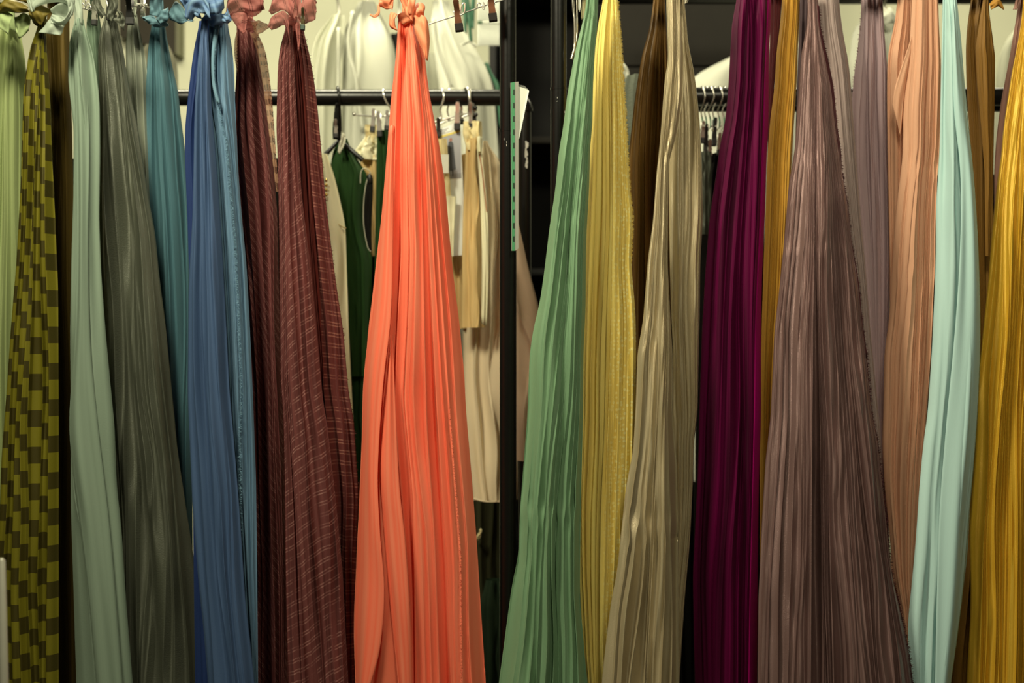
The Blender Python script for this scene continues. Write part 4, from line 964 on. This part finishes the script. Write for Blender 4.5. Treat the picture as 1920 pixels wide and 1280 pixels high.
coat('white coat with crumpled collar between the lilac and peach fabrics', WY, [(1642, 26), (1610, 32), (1598, 58), (1592, 120), (1588, 300), (1590, 900)], [(1668, 26), (1690, 40), (1700, 100), (1705, 300), (1705, 900)], M_wht, 1660, 24, seed=97, collar=(1640, 30, 34), railpy=-8)
coat('white coat with faint round shoulder at the right edge', WY + .05, [(1930, 30), (1898, 58), (1877, 90), (1867, 140), (1862, 300), (1864, 900)], [(1960, 30), (1990, 60), (2010, 140), (2010, 900)], M_wht2, 1945, 26, seed=98, railpy=-8,
     seams=[[(1915, 46), (1890, 78), (1876, 120), (1868, 180)]])

# dark cabinet and dark board
M_dkwood = solid('dark_stained_wood', C(24, 20, 12, 1.0), .7, spec=.2, scale=12, var=.25)
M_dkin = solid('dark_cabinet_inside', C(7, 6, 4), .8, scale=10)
CY = 1.62; sc = S(CY)
e = empty('storage_cabinet', (P(1168, 0, CY).x, CY + .25, 0), 'tall dark wooden cabinet behind the two black posts', 'cabinet')
def cab(name, x0, x1, p0, p1, y0, y1, m):
    a = P(x0, p0, CY); c = P(x1, p1, CY)
    z1 = a.z; z0 = max(.0, c.z)
    b = MB(); b.box(((a.x + c.x) / 2, (y0 + y1) / 2, (z0 + z1) / 2), c.x - a.x, y1 - y0, z1 - z0); return b.build(name, m, e, bevel=.003)
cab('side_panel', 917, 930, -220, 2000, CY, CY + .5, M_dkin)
cab('side_panel', 1404, 1418, -220, 2000, CY, CY + .5, M_dkwood)
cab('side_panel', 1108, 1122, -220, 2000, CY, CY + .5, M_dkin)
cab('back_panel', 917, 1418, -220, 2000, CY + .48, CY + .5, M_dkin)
cab('top', 917, 1418, -236, -220, CY, CY + .5, M_dkwood)
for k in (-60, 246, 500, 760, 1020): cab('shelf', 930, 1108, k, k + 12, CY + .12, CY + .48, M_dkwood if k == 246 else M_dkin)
cab('door', 1124, 1403, -216, 126, CY - .02, CY, M_dkwood)
cab('door', 1124, 1403, 129, 2000, CY - .02, CY, M_dkwood)
e = empty('wall_board', P(292, 98, 2.5), 'dark brown board on the cream wall behind the teal knot', 'board')
b = MB(); q = [P(222, -80, 2.52), P(330, -80, 2.52), P(330, 98, 2.52), P(222, 66, 2.52)]
b.prism([(v.x, v.z) for v in q], 2.53, 2.57); b.build('panel', solid('dark_brown_board', C(46, 38, 20), .7, scale=9), e)
b = MB(); q = [P(327, -80, 2.5), P(334, -80, 2.5), P(334, 101, 2.5), P(327, 99, 2.5)]
b.prism([(v.x, v.z) for v in q], 2.52, 2.598); b.build('edge_strip', solid('olive_board_edge', C(120, 118, 84), .7), e)
coat('grey white coat low behind the teal and grey fabrics', WY + .1, [(280, 86), (262, 96), (255, 140), (254, 900)], [(310, 88), (330, 100), (334, 140), (334, 900)], fabric('grey_coat', C(150, 146, 116), .85, .2), 296, 84, seed=99)

# stacked white hangers beside the high rail
hg = 'white hangers bundled left of the black post'
for k in range(9):
    e = empty('white_hanger', P(897 + k * 4.6, 88, 1.1), 'white plastic hanger in the tight bundle left of the black post', 'hanger', hg)
    b = MB(); yy = 1.1; x = 898 + k * 4.6
    for (p0, p1) in ((-40, 40), (46, 86)):
        c0 = P(x, p0, yy); c1 = P(x, p1, yy)
        b.tube([c0, (c0 + c1) / 2, c1 + Vector((0, 0, .004)), c1], [.0032, .0032, .0032, .0018], 8)
    b.build('arm', M_white, e, True)
    b = MB(); c0 = P(x, 43, yy); b.ball((c0.x, yy, c0.z), .0028, .006, .006); b.build('clasp', M_gpl if k < 2 else M_white, e, True)
    wire(e, 'hook', [(x, -40), (x, -56), (x, -80, 0)], yy, .0015, M_chrome)
for k, (x, p, a) in enumerate(((871, 60, 4), (879, 76, 8), (886, 52, -3))):
    e = empty('green_strap', P(x, p, 1.08), ('dark green strap nearest the copper clip', 'longest dark green strap left of the white hangers', 'dark green strap touching the white hangers')[k], 'strap', 'green straps')
    ribbon('strap', e, M_gpl, 1.08, [(x - 4 - a, -40), (x - 3, p * .4), (x - 2 + a * .4, p)], [(x + 4 - a, -40), (x + 4, p * .4), (x + 3 + a * .4, p + 3)], bow=2, ruf=.5, seed=k, th=.002)
e = empty('green_strap', P(925, 165, 1.1), 'green piping hanging along the white sleeve left of the black post', 'strap', 'green straps')
ribbon('strap', e, M_gpl, 1.1, [(908, 118), (918, 140), (930, 172), (938, 240)], [(914, 118), (924, 138), (937, 168), (944, 240)], bow=2, seed=9, th=.002)

# ---------------------------------------------------------------- rear-left rail: hangers
GY = 'hangers on the rear left rail'
e = empty('clip_hanger', P(700, 240, RY), 'chrome clip hanger on the rear rail left of the coral fabric', 'hanger', GY)
wire(e, 'hook', [(718, 188, 18), (718, 172, 14), (719, 166, 0), (720, 172, -14), (721, 182, -18), (726, 194, -14), (733, 204, -4), (738, 216, 0)], RY, .0022, M_chrome)
wire(e, 'bar', [(664, 215), (700, 218), (738, 217), (770, 216)], RY, .0022, M_chrome)
b = MB(); q = P(664, 214, RY); b.ball(q, .0045, .0045, .0045); b.build('end_cap', M_steel, e, True)
clip(e, 698, 247, RY - .01, 42, 8, M_chrome, M_blackpl, -.08)
clip(e, 712, 256, RY - .02, 46, 9, M_chrome, M_blackpl, .04)
clip(e, 725, 244, RY, 36, 8, M_chrome, M_blackpl, -.05)
e = empty('clip_hanger', P(826, 225, RY), 'chrome hanger hook with ball joint just right of the coral fabric', 'hanger', GY)
wire(e, 'hook', hook_pts(828, 183, 16.5, 20, 5), RY, .0024, M_chrome)
b = MB(); q = P(825, 223, RY); b.ball(q, .0055, .0055, .0065); b.build('ball_joint', M_chrome, e, True)
wire(e, 'bar', [(790, 236), (825, 226), (858, 217), (890, 208)], RY, .002, M_chrome)
clip(e, 857, 243, RY - .015, 50, 10, M_chrome, M_blackpl, -.03)
clip(e, 822, 256, RY - .01, 34, 8, M_blackpl, M_blackpl, 0)
e = empty('clip_hanger', P(842, 225, RY), 'second chrome hanger hook right of the coral fabric, with thin stem', 'hanger', GY)
wire(e, 'hook', hook_pts(841, 183, 16.5, 20, 4), RY + .02, .0022, M_chrome)
b = MB(); q = P(841, 222, RY + .02); b.ball(q, .005, .005, .006); b.build('ball_joint', M_steel, e, True)
wire(e, 'bar', [(805, 240), (841, 226), (868, 218), (892, 214)], RY + .02, .002, M_chrome)
clip(e, 866, 232, RY + .015, 34, 8, M_chrome, M_blackpl, .06)
e = empty('clip_hanger', P(880, 243, RY), 'grey plastic hanger hook with shiny clip left of the black post', 'hanger', GY)
wire(e, 'hook', [(872, 186, 18), (871, 170, 14), (874, 165, 0), (879, 170, -14), (881, 184, -18), (881, 196, -16), (880, 206, -6), (880, 216, 0)], RY - .01, .0038, M_steel)
clip(e, 882.5, 243, RY - .02, 50, 8, M_steel, M_blackpl, .0)
clip(e, 889, 226, RY - .01, 32, 8, M_chrome, M_blackpl, .1)
wire(e, 'bar', [(862, 222), (880, 214), (894, 206)], RY - .01, .002, M_chrome)
for p in ((891, 202), (892, 215)):
    b = MB(); q = P(*p, RY - .02); b.ball(q, .005, .004, .005); b.build('end_cap', M_blackpl, e, True)
e = empty('strap_hanger', P(636, 262, RY), 'black hanger with hanging strap above the dark green vest', 'hanger', GY)
wire(e, 'hook', [(631, 190, 18), (631, 172, 14), (633, 164, 0), (636, 170, -14), (638, 186, -18), (638, 205, -10), (638, 240, 0), (636, 262, 0)], RY, .0032, M_black)
ribbon('strap', e, M_blk, RY - .01, [(634, 196, -18), (628, 212, -14), (627, 232, -12), (625, 262, -10)], [(638, 198, -18), (636, 214, -14), (638, 234, -12), (640, 264, -10)], bow=3, seed=71, th=.002)
b = MB(); b.tube([P(610, 290, RY + .01), P(636, 262, RY + .01), P(680, 300, RY + .01)], .006, 10); b.build('shoulder_bar', M_blackpl, e, True)
clip(e, 630, 258, RY - .03, 34, 7, M_steel, M_blackpl, 0)

# ---------------------------------------------------------------- rear-left rail: garments
M_dgreen = fabric('dark_green_wool', C(36, 66, 26, .95), .85, .2, .1, .03, var=.25, bump=.2)
M_dgreen2 = fabric('deep_green_wool', C(24, 52, 22, 1.0), .85, .2, .1, .02, var=.25)
e = empty('green_vest', P(670, 700, RY + .03), 'dark green vest with white-edged armhole left of the coral fabric', 'vest')
panel('body', e, M_dgreen, RY + .03, [[(640, 262), (626, 276), (618, 320), (628, 420), (640, 520), (650, 620), (656, 700)], [(650, 262), (664, 288), (681, 316), (690, 326), (686, 350), (682, 410), (688, 450), (698, 480), (696, 560), (692, 640), (690, 700)]], [3], top=260, bot=705, amp=6, seed=101, bulge=24, rows=70, power=1.5)
M_trim = fabric('white_trim', C(196, 192, 160), .8, .2)
panel('lower_body', e, M_dgreen2, RY + .05, [[(640, 640), (640, 900)], [(694, 640), (690, 760), (688, 900)]], [3], top=630, bot=900, amp=6, seed=141, bulge=12, rows=24)
ribbon('armhole', e, M_blk, RY, [(688, 332, -4), (684, 370, -8), (684, 430, -8), (692, 468, -6)], [(694, 326, -2), (699, 340, -6), (698, 420, -6), (697, 470, -4)], bow=2, seed=72)
wire(e, 'armhole_trim', [(677, 345, -12), (678, 325, -12), (684, 317, -12), (694, 322, -10), (696, 334, -8), (690, 336, -10), (684, 370, -12), (683, 420, -12), (690, 462, -10), (696, 472, -8)], RY, .0011, M_trim)
ribbon('label', e, M_trim, RY, [(642, 250, -14), (637, 268, -16), (636, 286, -16)], [(648, 254, -14), (650, 264, -16), (640, 292, -16)], bow=2, seed=73)
b = MB(); q = P(693, 335, RY - .012); b.ball(q, .006, .004, .012); b.build('hanger_tip', M_blackpl, e, True)
wire(e, 'seam', [(648, 268, -20), (650, 320, -24), (656, 400, -24), (664, 520, -24), (668, 600, -24)], RY + .02, .0004, M_dgreen)
e = empty('green_trousers', P(716, 620, RY + .01), 'deep green trousers hanging from the clip left of the coral fabric', 'trousers')
panel('leg', e, M_dgreen, RY, [[(707, 246), (706, 300), (704, 420), (700, 620)], [(728, 240), (732, 300), (736, 420), (740, 620)]], [3], top=244, bot=620, amp=6, seed=102, bulge=12, rows=40)
panel('leg', e, M_dgreen2, RY + .11, [[(700, 420), (690, 520), (676, 640), (660, 900), (640, 1400)], [(736, 420), (730, 640), (724, 900), (724, 1400)]], [4], top=400, bot=1400, amp=8, seed=103, bulge=16, rows=50)
M_cr = fabric('cream_twill', C(226, 206, 142, 1.0), .8, .25, .15, .1, var=.08, bump=.12)
M_cr2 = fabric('pale_cream_cotton', C(232, 224, 176, 1.0), .8, .25, .15, .12, var=.06, bump=.12)
M_tan = fabric('tan_twill', C(206, 172, 104, 1.0), .8, .25, .15, .08, var=.1, bump=.12)
e = empty('cream_skirt', P(690, 480, RY + .06), 'cream skirt with waistband clipped between two green garments', 'skirt')
panel('waistband', e, M_cr, RY + .06, [[(684, 232), (685, 262), (686, 280)], [(706, 232), (707, 262), (708, 280)]], [2], top=234, bot=268, amp=3, seed=104, bulge=8, rows=12)
panel('body', e, M_cr2, RY + .06, [[(684, 258), (670, 276), (662, 288), (664, 300), (676, 480)], [(708, 258), (712, 300), (716, 480)]], [3], top=256, bot=300, amp=4, seed=105, bulge=12, rows=20)
panel('lining', e, M_tan, RY + .07, [[(674, 296), (684, 360), (690, 480)], [(714, 296), (716, 480)]], [3], top=292, bot=480, amp=4, seed=106, bulge=9, rows=30)
e = empty('ivory_jacket', P(640, 900, RY - .06), 'ivory jacket sleeve with seam just right of the burgundy fabrics', 'jacket')
panel('sleeve', e, M_cr2, RY - .07, [[(600, 290), (594, 330), (588, 420), (590, 600), (600, 760), (610, 900)], [(612, 292), (622, 312), (632, 350), (641, 390), (648, 425), (650, 500), (654, 620), (660, 740), (668, 900)]], [2], top=288, bot=960, amp=5, seed=107, bulge=26, rows=60, power=1.6, flat=2.2)
wire(e, 'cuff_seam', [(616, 412, -25), (630, 418, -22), (644, 426, -12), (649, 428, -6)], RY - .07, .0014, M_cr)
b = MB()
for k in range(4): b.ball(P(611.5, 338 + k * 9, RY - .075 - .03), .003, .002, .004)
b.build('gold_button', solid('gold_button', (.6, .42, .12, 1), .3, metal=1.0), e, True)
wire(e, 'hanger_hook', [(598, 300, 0), (588, 240, 10), (584, 200, 30), (584, 170, 50), (584, 162, 70), (584, 172, 90)], RY - .07, .002, M_steel)
# tan trousers, small cream pieces, card
e = empty('tan_trousers', P(890, 612, RY - .02), 'tan cream trousers with a zip fly and hem left of the black post', 'trousers')
panel('waistband', e, M_cr, RY - .02, [[(869, 232), (867, 250), (872, 268), (876, 290)], [(903, 226), (904, 250), (904, 290)]], [3], top=228, bot=282, amp=5, seed=108, bulge=12, rows=16)
panel('leg', e, M_tan, RY - .02, [[(874, 262), (872, 300), (868, 400), (866, 500), (865, 612)], [(900, 262), (902, 300), (908, 400), (910, 500), (910, 612)]], [3], top=260, bot=614, amp=6, seed=109, bulge=18, rows=50, power=1.5)
ribbon('fly_placket', e, M_cr2, RY - .03, [(896, 258, -10), (896, 300, -14), (902, 400, -14), (905, 500, -14), (902, 606, -12)], [(904, 258, -8), (905, 300, -12), (914, 404, -12), (917, 500, -12), (912, 610, -10)], bow=3, seed=74, th=.002)
wire(e, 'zip', [(899, 290, -16), (904, 320, -16), (909, 360, -16), (913, 398, -16)], RY - .03, .0012, M_copper)
b = MB(); q = P(899.5, 287, RY - .052); b.box(q, .007, .003, .008); b.build('zip_pull', M_brass, e, bevel=.001)
e = empty('tan_skirt', P(860, 620, RY + .05), 'wide tan skirt behind the photo sheet right of the coral fabric', 'skirt')
panel('body', e, M_tan, RY + .05, [[(842, 300), (838, 400), (836, 500), (840, 620)], [(880, 300), (890, 400), (900, 620)]], [4], top=290, bot=616, amp=6, seed=110, bulge=14, rows=40)
e = empty('cream_swatch', P(833, 460, RY - .02), 'cream folded swatch with white woven label beside the coral fabric', 'swatch')
panel('cloth', e, M_cr, RY - .03, [[(815, 264), (822, 320), (832, 400), (838, 470)], [(838, 260), (840, 300), (844, 340), (846, 372)]], [2], top=260, bot=372, amp=4, seed=111, bulge=7, rows=24)
panel('cloth', e, M_cr2, RY - .03, [[(826, 366), (836, 420), (842, 480)], [(855, 366), (852, 420), (850, 480)]], [1], top=368, bot=480, amp=2, seed=112, bulge=5, rows=14)
b = MB(); q = P(834, 307, RY - .045); b.box(q, 15 * s, .0015, 35 * s); b.build('woven_label', solid('white_mesh_label', C(220, 218, 190), .8, scale=400), e, bevel=.001)

e = empty('photo_sheet', P(850, 478, RY), 'white paper sheet with a printed photo of a figure in long grey coat', 'paper sheet')
def flat(name, pts, y, m, d=.0006, par=None):
    b = MB(); q = [P(a, c, RY) for a, c in pts]; b.prism([(v.x, v.z) for v in q], y, y + d); return b.build(name, m, par or e)
fy = RY - .005
flat('sheet', [(818, 246), (863, 226), (866, 300), (871, 400), (875, 478), (834, 481), (826, 300)], fy, solid('white_paper', C(214, 214, 196), .6, scale=6, var=.03), .001)
pr = flat('photo_print', [(824, 258), (864, 246), (865, 334), (830, 337)], fy - .0008, solid('grey_lilac_print', C(150, 148, 146), .5, scale=3, var=.08))
flat('yellow_band', [(824, 256), (863, 244), (863, 248), (824, 260)], fy - .0012, solid('yellow_print', C(214, 190, 70), .6))
flat('header_label', [(823, 244), (848, 236), (848, 245), (823, 254)], fy - .0012, solid('label_paper', C(232, 230, 214), .6, var=.02))
M_ink = solid('grey_ink', C(70, 70, 66), .7)
for k in range(3): flat('text_line', [(826, 245.5 + k * 2.6), (841 - k * 3, 240.7 + k * 2.6 + k), (841 - k * 3, 241.6 + k * 2.6 + k), (826, 246.4 + k * 2.6)], fy - .0016, M_ink, .0003)
flat('figure_coat', [(841, 268), (844, 266), (847, 266), (850, 269), (852, 290), (855, 318), (847, 321), (839, 318), (840, 290)], fy - .0014, solid('dark_grey_print', C(62, 64, 66), .6), .0004)
flat('figure_legs', [(841.5, 319), (844.5, 319), (844, 332), (841.5, 333)], fy - .0014, M_ink, .0004)
flat('figure_legs', [(847.5, 320), (850.5, 320), (850.5, 331), (848, 332)], fy - .0014, M_ink, .0004)
flat('figure_head', [(842.5, 263), (843.5, 260), (846, 259), (848, 261), (848, 264.5), (845.5, 266.5), (843, 266)], fy - .0014, solid('skin_print', C(150, 96, 74), .6), .0004)
flat('ground_print', [(830, 328), (865, 325), (865, 334), (830, 337)], fy - .0011, solid('ground_print', C(128, 124, 118), .6))

# ivory dress right and left of the post
M_ivory = fabric('ivory_cotton', C(226, 204, 158, .95), .8, .25, .15, .12, var=.06, bump=.12, crease=8)
e = empty('ivory_dress', P(950, 935, RY + .12), 'long ivory dress hanging behind the front black post', 'dress')
panel('body', e, M_ivory, RY + .05, [[(906, 268), (898, 330), (880, 450), (868, 620), (868, 800), (884, 935)], [(912, 268), (938, 300), (954, 390), (960, 430), (964, 500), (966, 566), (968, 660), (970, 760), (970, 860), (970, 935)]], [4], top=264, bot=936, amp=8, seed=113, bulge=34, rows=80, power=1.6, jit=.4, wave=5)
wire(e, 'hem_seam', [(888, 932, -24), (910, 936, -34), (936, 936, -36), (964, 934, -30)], RY + .05, .0015, M_ivory)
e = empty('ivory_dress', P(985, 860, RY - .08), 'pinkish ivory dress between the front black post and the jade green fabric', 'dress')
panel('body', e, fabric('pink_ivory_cotton', C(204, 174, 138, .9), .85, .2, bump=.12), RY - .09, [[(946, 340), (944, 560), (944, 860)], [(954, 340), (975, 430), (990, 500), (1008, 566), (1026, 660), (1034, 760), (1030, 860)]], [2], top=335, bot=862, amp=6, seed=114, bulge=24, rows=60, knife=False, power=1.4)
wire(e, 'hanger_hook', [(950, 345, 0), (950, 260, 20), (950, 205, 55), (950, 170, 62), (950, 164, 80), (950, 172, 96)], RY - .09, .002, M_steel)
M_dolive = fabric('dark_olive_canvas', C(58, 58, 34, .9), .9, .15, .1, 0, var=.2)
e = empty('olive_coat', P(915, 1500, RY + .25), 'dark olive garment low between the coral fabric and the black post', 'coat')
panel('body', e, M_dolive, RY + .26, [[(880, 700), (872, 900), (866, 1100), (860, 1500)], [(935, 700), (950, 900), (960, 1100), (962, 1500)]], [5], top=690, bot=1500, amp=9, seed=115, bulge=24, rows=60)
ribbon('lapel', e, M_cr, RY + .2, [(892, 1010, 0), (897, 998, -4), (902, 990, -4)], [(893, 1016, 0), (900, 1006, -4), (904, 994, -4)], bow=1, seed=75)
e = empty('green_bag', P(930, 1500, RY + .02), 'dark green cloth heap at the bottom left of the black post', 'cloth')
panel('body', e, fabric('bottle_green', C(34, 48, 30, .9), .9, .15), RY + .02, [[(912, 1090), (902, 1120), (896, 1200), (890, 1500)], [(950, 1090), (966, 1140), (970, 1500)]], [3], top=1086, bot=1500, amp=7, seed=116, bulge=26, rows=40)
# far right rear garments
DG = 'black garments added on the rear right rail to darken gaps'
for k, (x0, x1) in enumerate(((1196, 1296), (1308, 1432), (1442, 1530), (1560, 1650), (1690, 1790), (1800, 1900))):  # guessed garments, added so the gaps between the right fabrics stay dark
    e = empty('black_coat', P((x0 + x1) / 2, 1500, RY + .02), ('added black garment darkening the gap behind the copper brown fabric', 'added black garment darkening the gaps around the magenta fabric', 'added black garment darkening the gap behind the mauve fabric, lower half', 'added black garment darkening the gap behind the lilac fabric, lower half', 'added black garment darkening the gap behind the peach and mint fabrics', 'added black garment darkening the gap behind the old gold fabric')[k], 'coat', DG)
    t0 = 330 if k > 1 else 290
    panel('body', e, M_blk, RY + .05, [[(x0 + 12, t0), (x0, t0 + 40), (x0 - 4, 700), (x0 - 6, 1500)], [(x1 - 12, t0), (x1, t0 + 40), (x1 + 4, 700), (x1 + 6, 1500)]], [5], top=t0, bot=1500, amp=10, seed=120 + k, bulge=30, rows=40)
    wire(e, 'hanger_hook', [((x0 + x1) / 2, t0 + 10, 0), ((x0 + x1) / 2, 230, 0), ((x0 + x1) / 2, 196, -20), ((x0 + x1) / 2, 164, -16), ((x0 + x1) / 2, 160, 4)], RY, .002, M_steel)
for k, (x0, x1) in enumerate(((376, 462), (490, 580), (60, 180), (212, 330))):  # invented too, they block the bright wall behind the left fabrics
    e = empty('black_coat', P((x0 + x1) / 2, 1500, RY + .02), ('added black garment darkening the gaps around the blue fabric', 'added black garment darkening the gap behind the burgundy striped fabrics', 'added black garment darkening the gap behind the bronze and sage fabrics', 'added black garment darkening the gap behind the grey organza fabric')[k], 'coat', 'black garments added on the rear left rail to darken gaps')
    t0 = 300
    panel('body', e, M_blk, RY + .05, [[(x0 + 12, t0), (x0, t0 + 40), (x0 - 8, 700), (x0 - 14, 1500)], [(x1 - 12, t0), (x1, t0 + 40), (x1 + 4, 700), (x1 + 8, 1500)]], [5], top=t0, bot=1500, amp=10, seed=150 + k, bulge=30, rows=40)
    wire(e, 'hanger_hook', [((x0 + x1) / 2, t0 + 10, 0), ((x0 + x1) / 2, 230, 0), ((x0 + x1) / 2, 196, -20), ((x0 + x1) / 2, 164, -16), ((x0 + x1) / 2, 160, 4)], RY, .002, M_steel)
hg = 'clip hangers on the rear right rail'
lab = ['first', 'second', 'third', 'fourth', 'fifth', 'sixth']
for k, x in enumerate((1316, 1323, 1331, 1338, 1348, 1357)):
    e = empty('clip_hanger', P(x, 330, RY), lab[k] + ' hanger from the taupe satin in the row of chrome hooks', 'hanger', hg)
    yy = RY - .004 + (k % 2) * .012
    wire(e, 'hook', hook_pts(x, 181, 17.5, 22, 3.5 + (k % 3)), yy, .0017, M_chrome if k % 2 else M_steel)
    wire(e, 'stem', [(x, 218), (x + 1.5, 228), (x + 1, 240)], yy, .0018, M_gpl)
    clip(e, x + .5, 268 + (k * 17) % 46, yy - .01, 40 + (k * 11) % 22, 8, M_blackpl if k % 2 else M_steel, M_blackpl, .04 * (k % 3 - 1))
    wire(e, 'bar', [(x + 1, 240, -25), (x, 240, 0), (x + 1, 240, 30)], yy, .0018, M_chrome)
e = empty('grey_trousers', P(1325, 440, RY), 'grey metallic looking garment under the row of chrome hooks', 'trousers')
panel('body', e, fabric('grey_shiny', C(80, 84, 68), .4, .5), RY - .035, [[(1308, 290), (1306, 420)], [(1334, 290), (1334, 420)]], [4], top=285, bot=440, amp=5, seed=130, bulge=10, rows=30)
M_knit = fabric('grey_green_knit', C(94, 98, 80, 1.05), .95, .1, .3, .05, var=.3, bump=.8, weave=260, crease=60)
e = empty('knit_sweater', P(1190, 700, RY), 'grey green knitted sweater over the rear rail right of the yellow fabric', 'sweater')
panel('body', e, M_knit, RY - .03, [[(1178, 143), (1170, 150), (1166, 200), (1160, 700)], [(1226, 143), (1232, 160), (1236, 700)]], [3], top=142, bot=700, amp=4, seed=131, bulge=30, rows=60, power=1.5)
e = empty('white_cloth', P(1174, 168, RY + .04), 'small white crumpled cloth above the grey knitted sweater', 'cloth')
panel('body', e, M_wht, RY + .04, [[(1160, 114), (1154, 130), (1150, 170)], [(1167, 114), (1178, 128), (1181, 138), (1176, 160), (1176, 170)]], [2], top=114, bot=168, amp=4, seed=132, bulge=14, rows=24)

# ---------------------------------------------------------------- card on the post
CYd = .048
e = empty('plastic_sleeve', P(966, 470, CYd), 'clear plastic sleeve with green dashed edge hung on the front black post', 'sleeve')
def flat2(name, pts, y, m, d=.001):
    b = MB(); q = [P(a, c, CYd) for a, c in pts]; b.prism([(v.x, v.z) for v in q], y, y + d); return b.build(name, m, e)
M_clear = solid('hazy_plastic', C(150, 148, 128), .3, alpha=.8, scale=20)
flat2('sleeve_side', [(957, 155), (972, 153), (972, 466), (966, 470), (959, 470)], CYd, M_clear, .0015)
flat2('green_edge', [(958, 155), (965, 154), (965, 470), (960, 470)], CYd - .0012, solid('green_tape', C(46, 122, 72), .6, scale=60), .001)
for k in range(12): flat2('dash', [(962.4, 168 + k * 25), (964.4, 168 + k * 25), (964.4, 178 + k * 25), (962.4, 178 + k * 25)], CYd - .0018, M_blackpl, .0005)
flat2('paper', [(969, 160), (990, 167), (987, 182), (971, 262), (968, 262)], CYd + .004, solid('grey_paper', C(196, 196, 172), .6, var=.04), .001)
flat2('paper_edge', [(990, 167), (992, 170), (974, 258), (971, 262)], CYd + .003, M_white, .002)
flat2('sleeve_mouth', [(972, 157), (984, 160), (990, 166), (978, 166)], CYd + .006, solid('grey_shadow_plastic', C(90, 90, 78), .4), .001)

# pale rod in the foreground, bottom left
e = empty('metal_rod', P(6, 1500, -.55), 'pale blurred metal rod end at the bottom left, before the olive fabric', 'rod')
b = MB(); y = -.55; q = P(3, 1046, y); z = Vector((P(12, 1330, y).x, y, 0.02))
b.tube([q, q + Vector((0.0002, 0, -.004)), (q + z) / 2 + Vector((.004, 0, 0)), z], [.0025, .0055, .0075, .0085], 14); b.build('rod', solid('pale_metal', C(160, 156, 132), .45, metal=.3), e, True)
b = MB(); b.tube([z + Vector((0, 0, -.02)), z], .05, 20); b.build('foot', M_black, e, True)
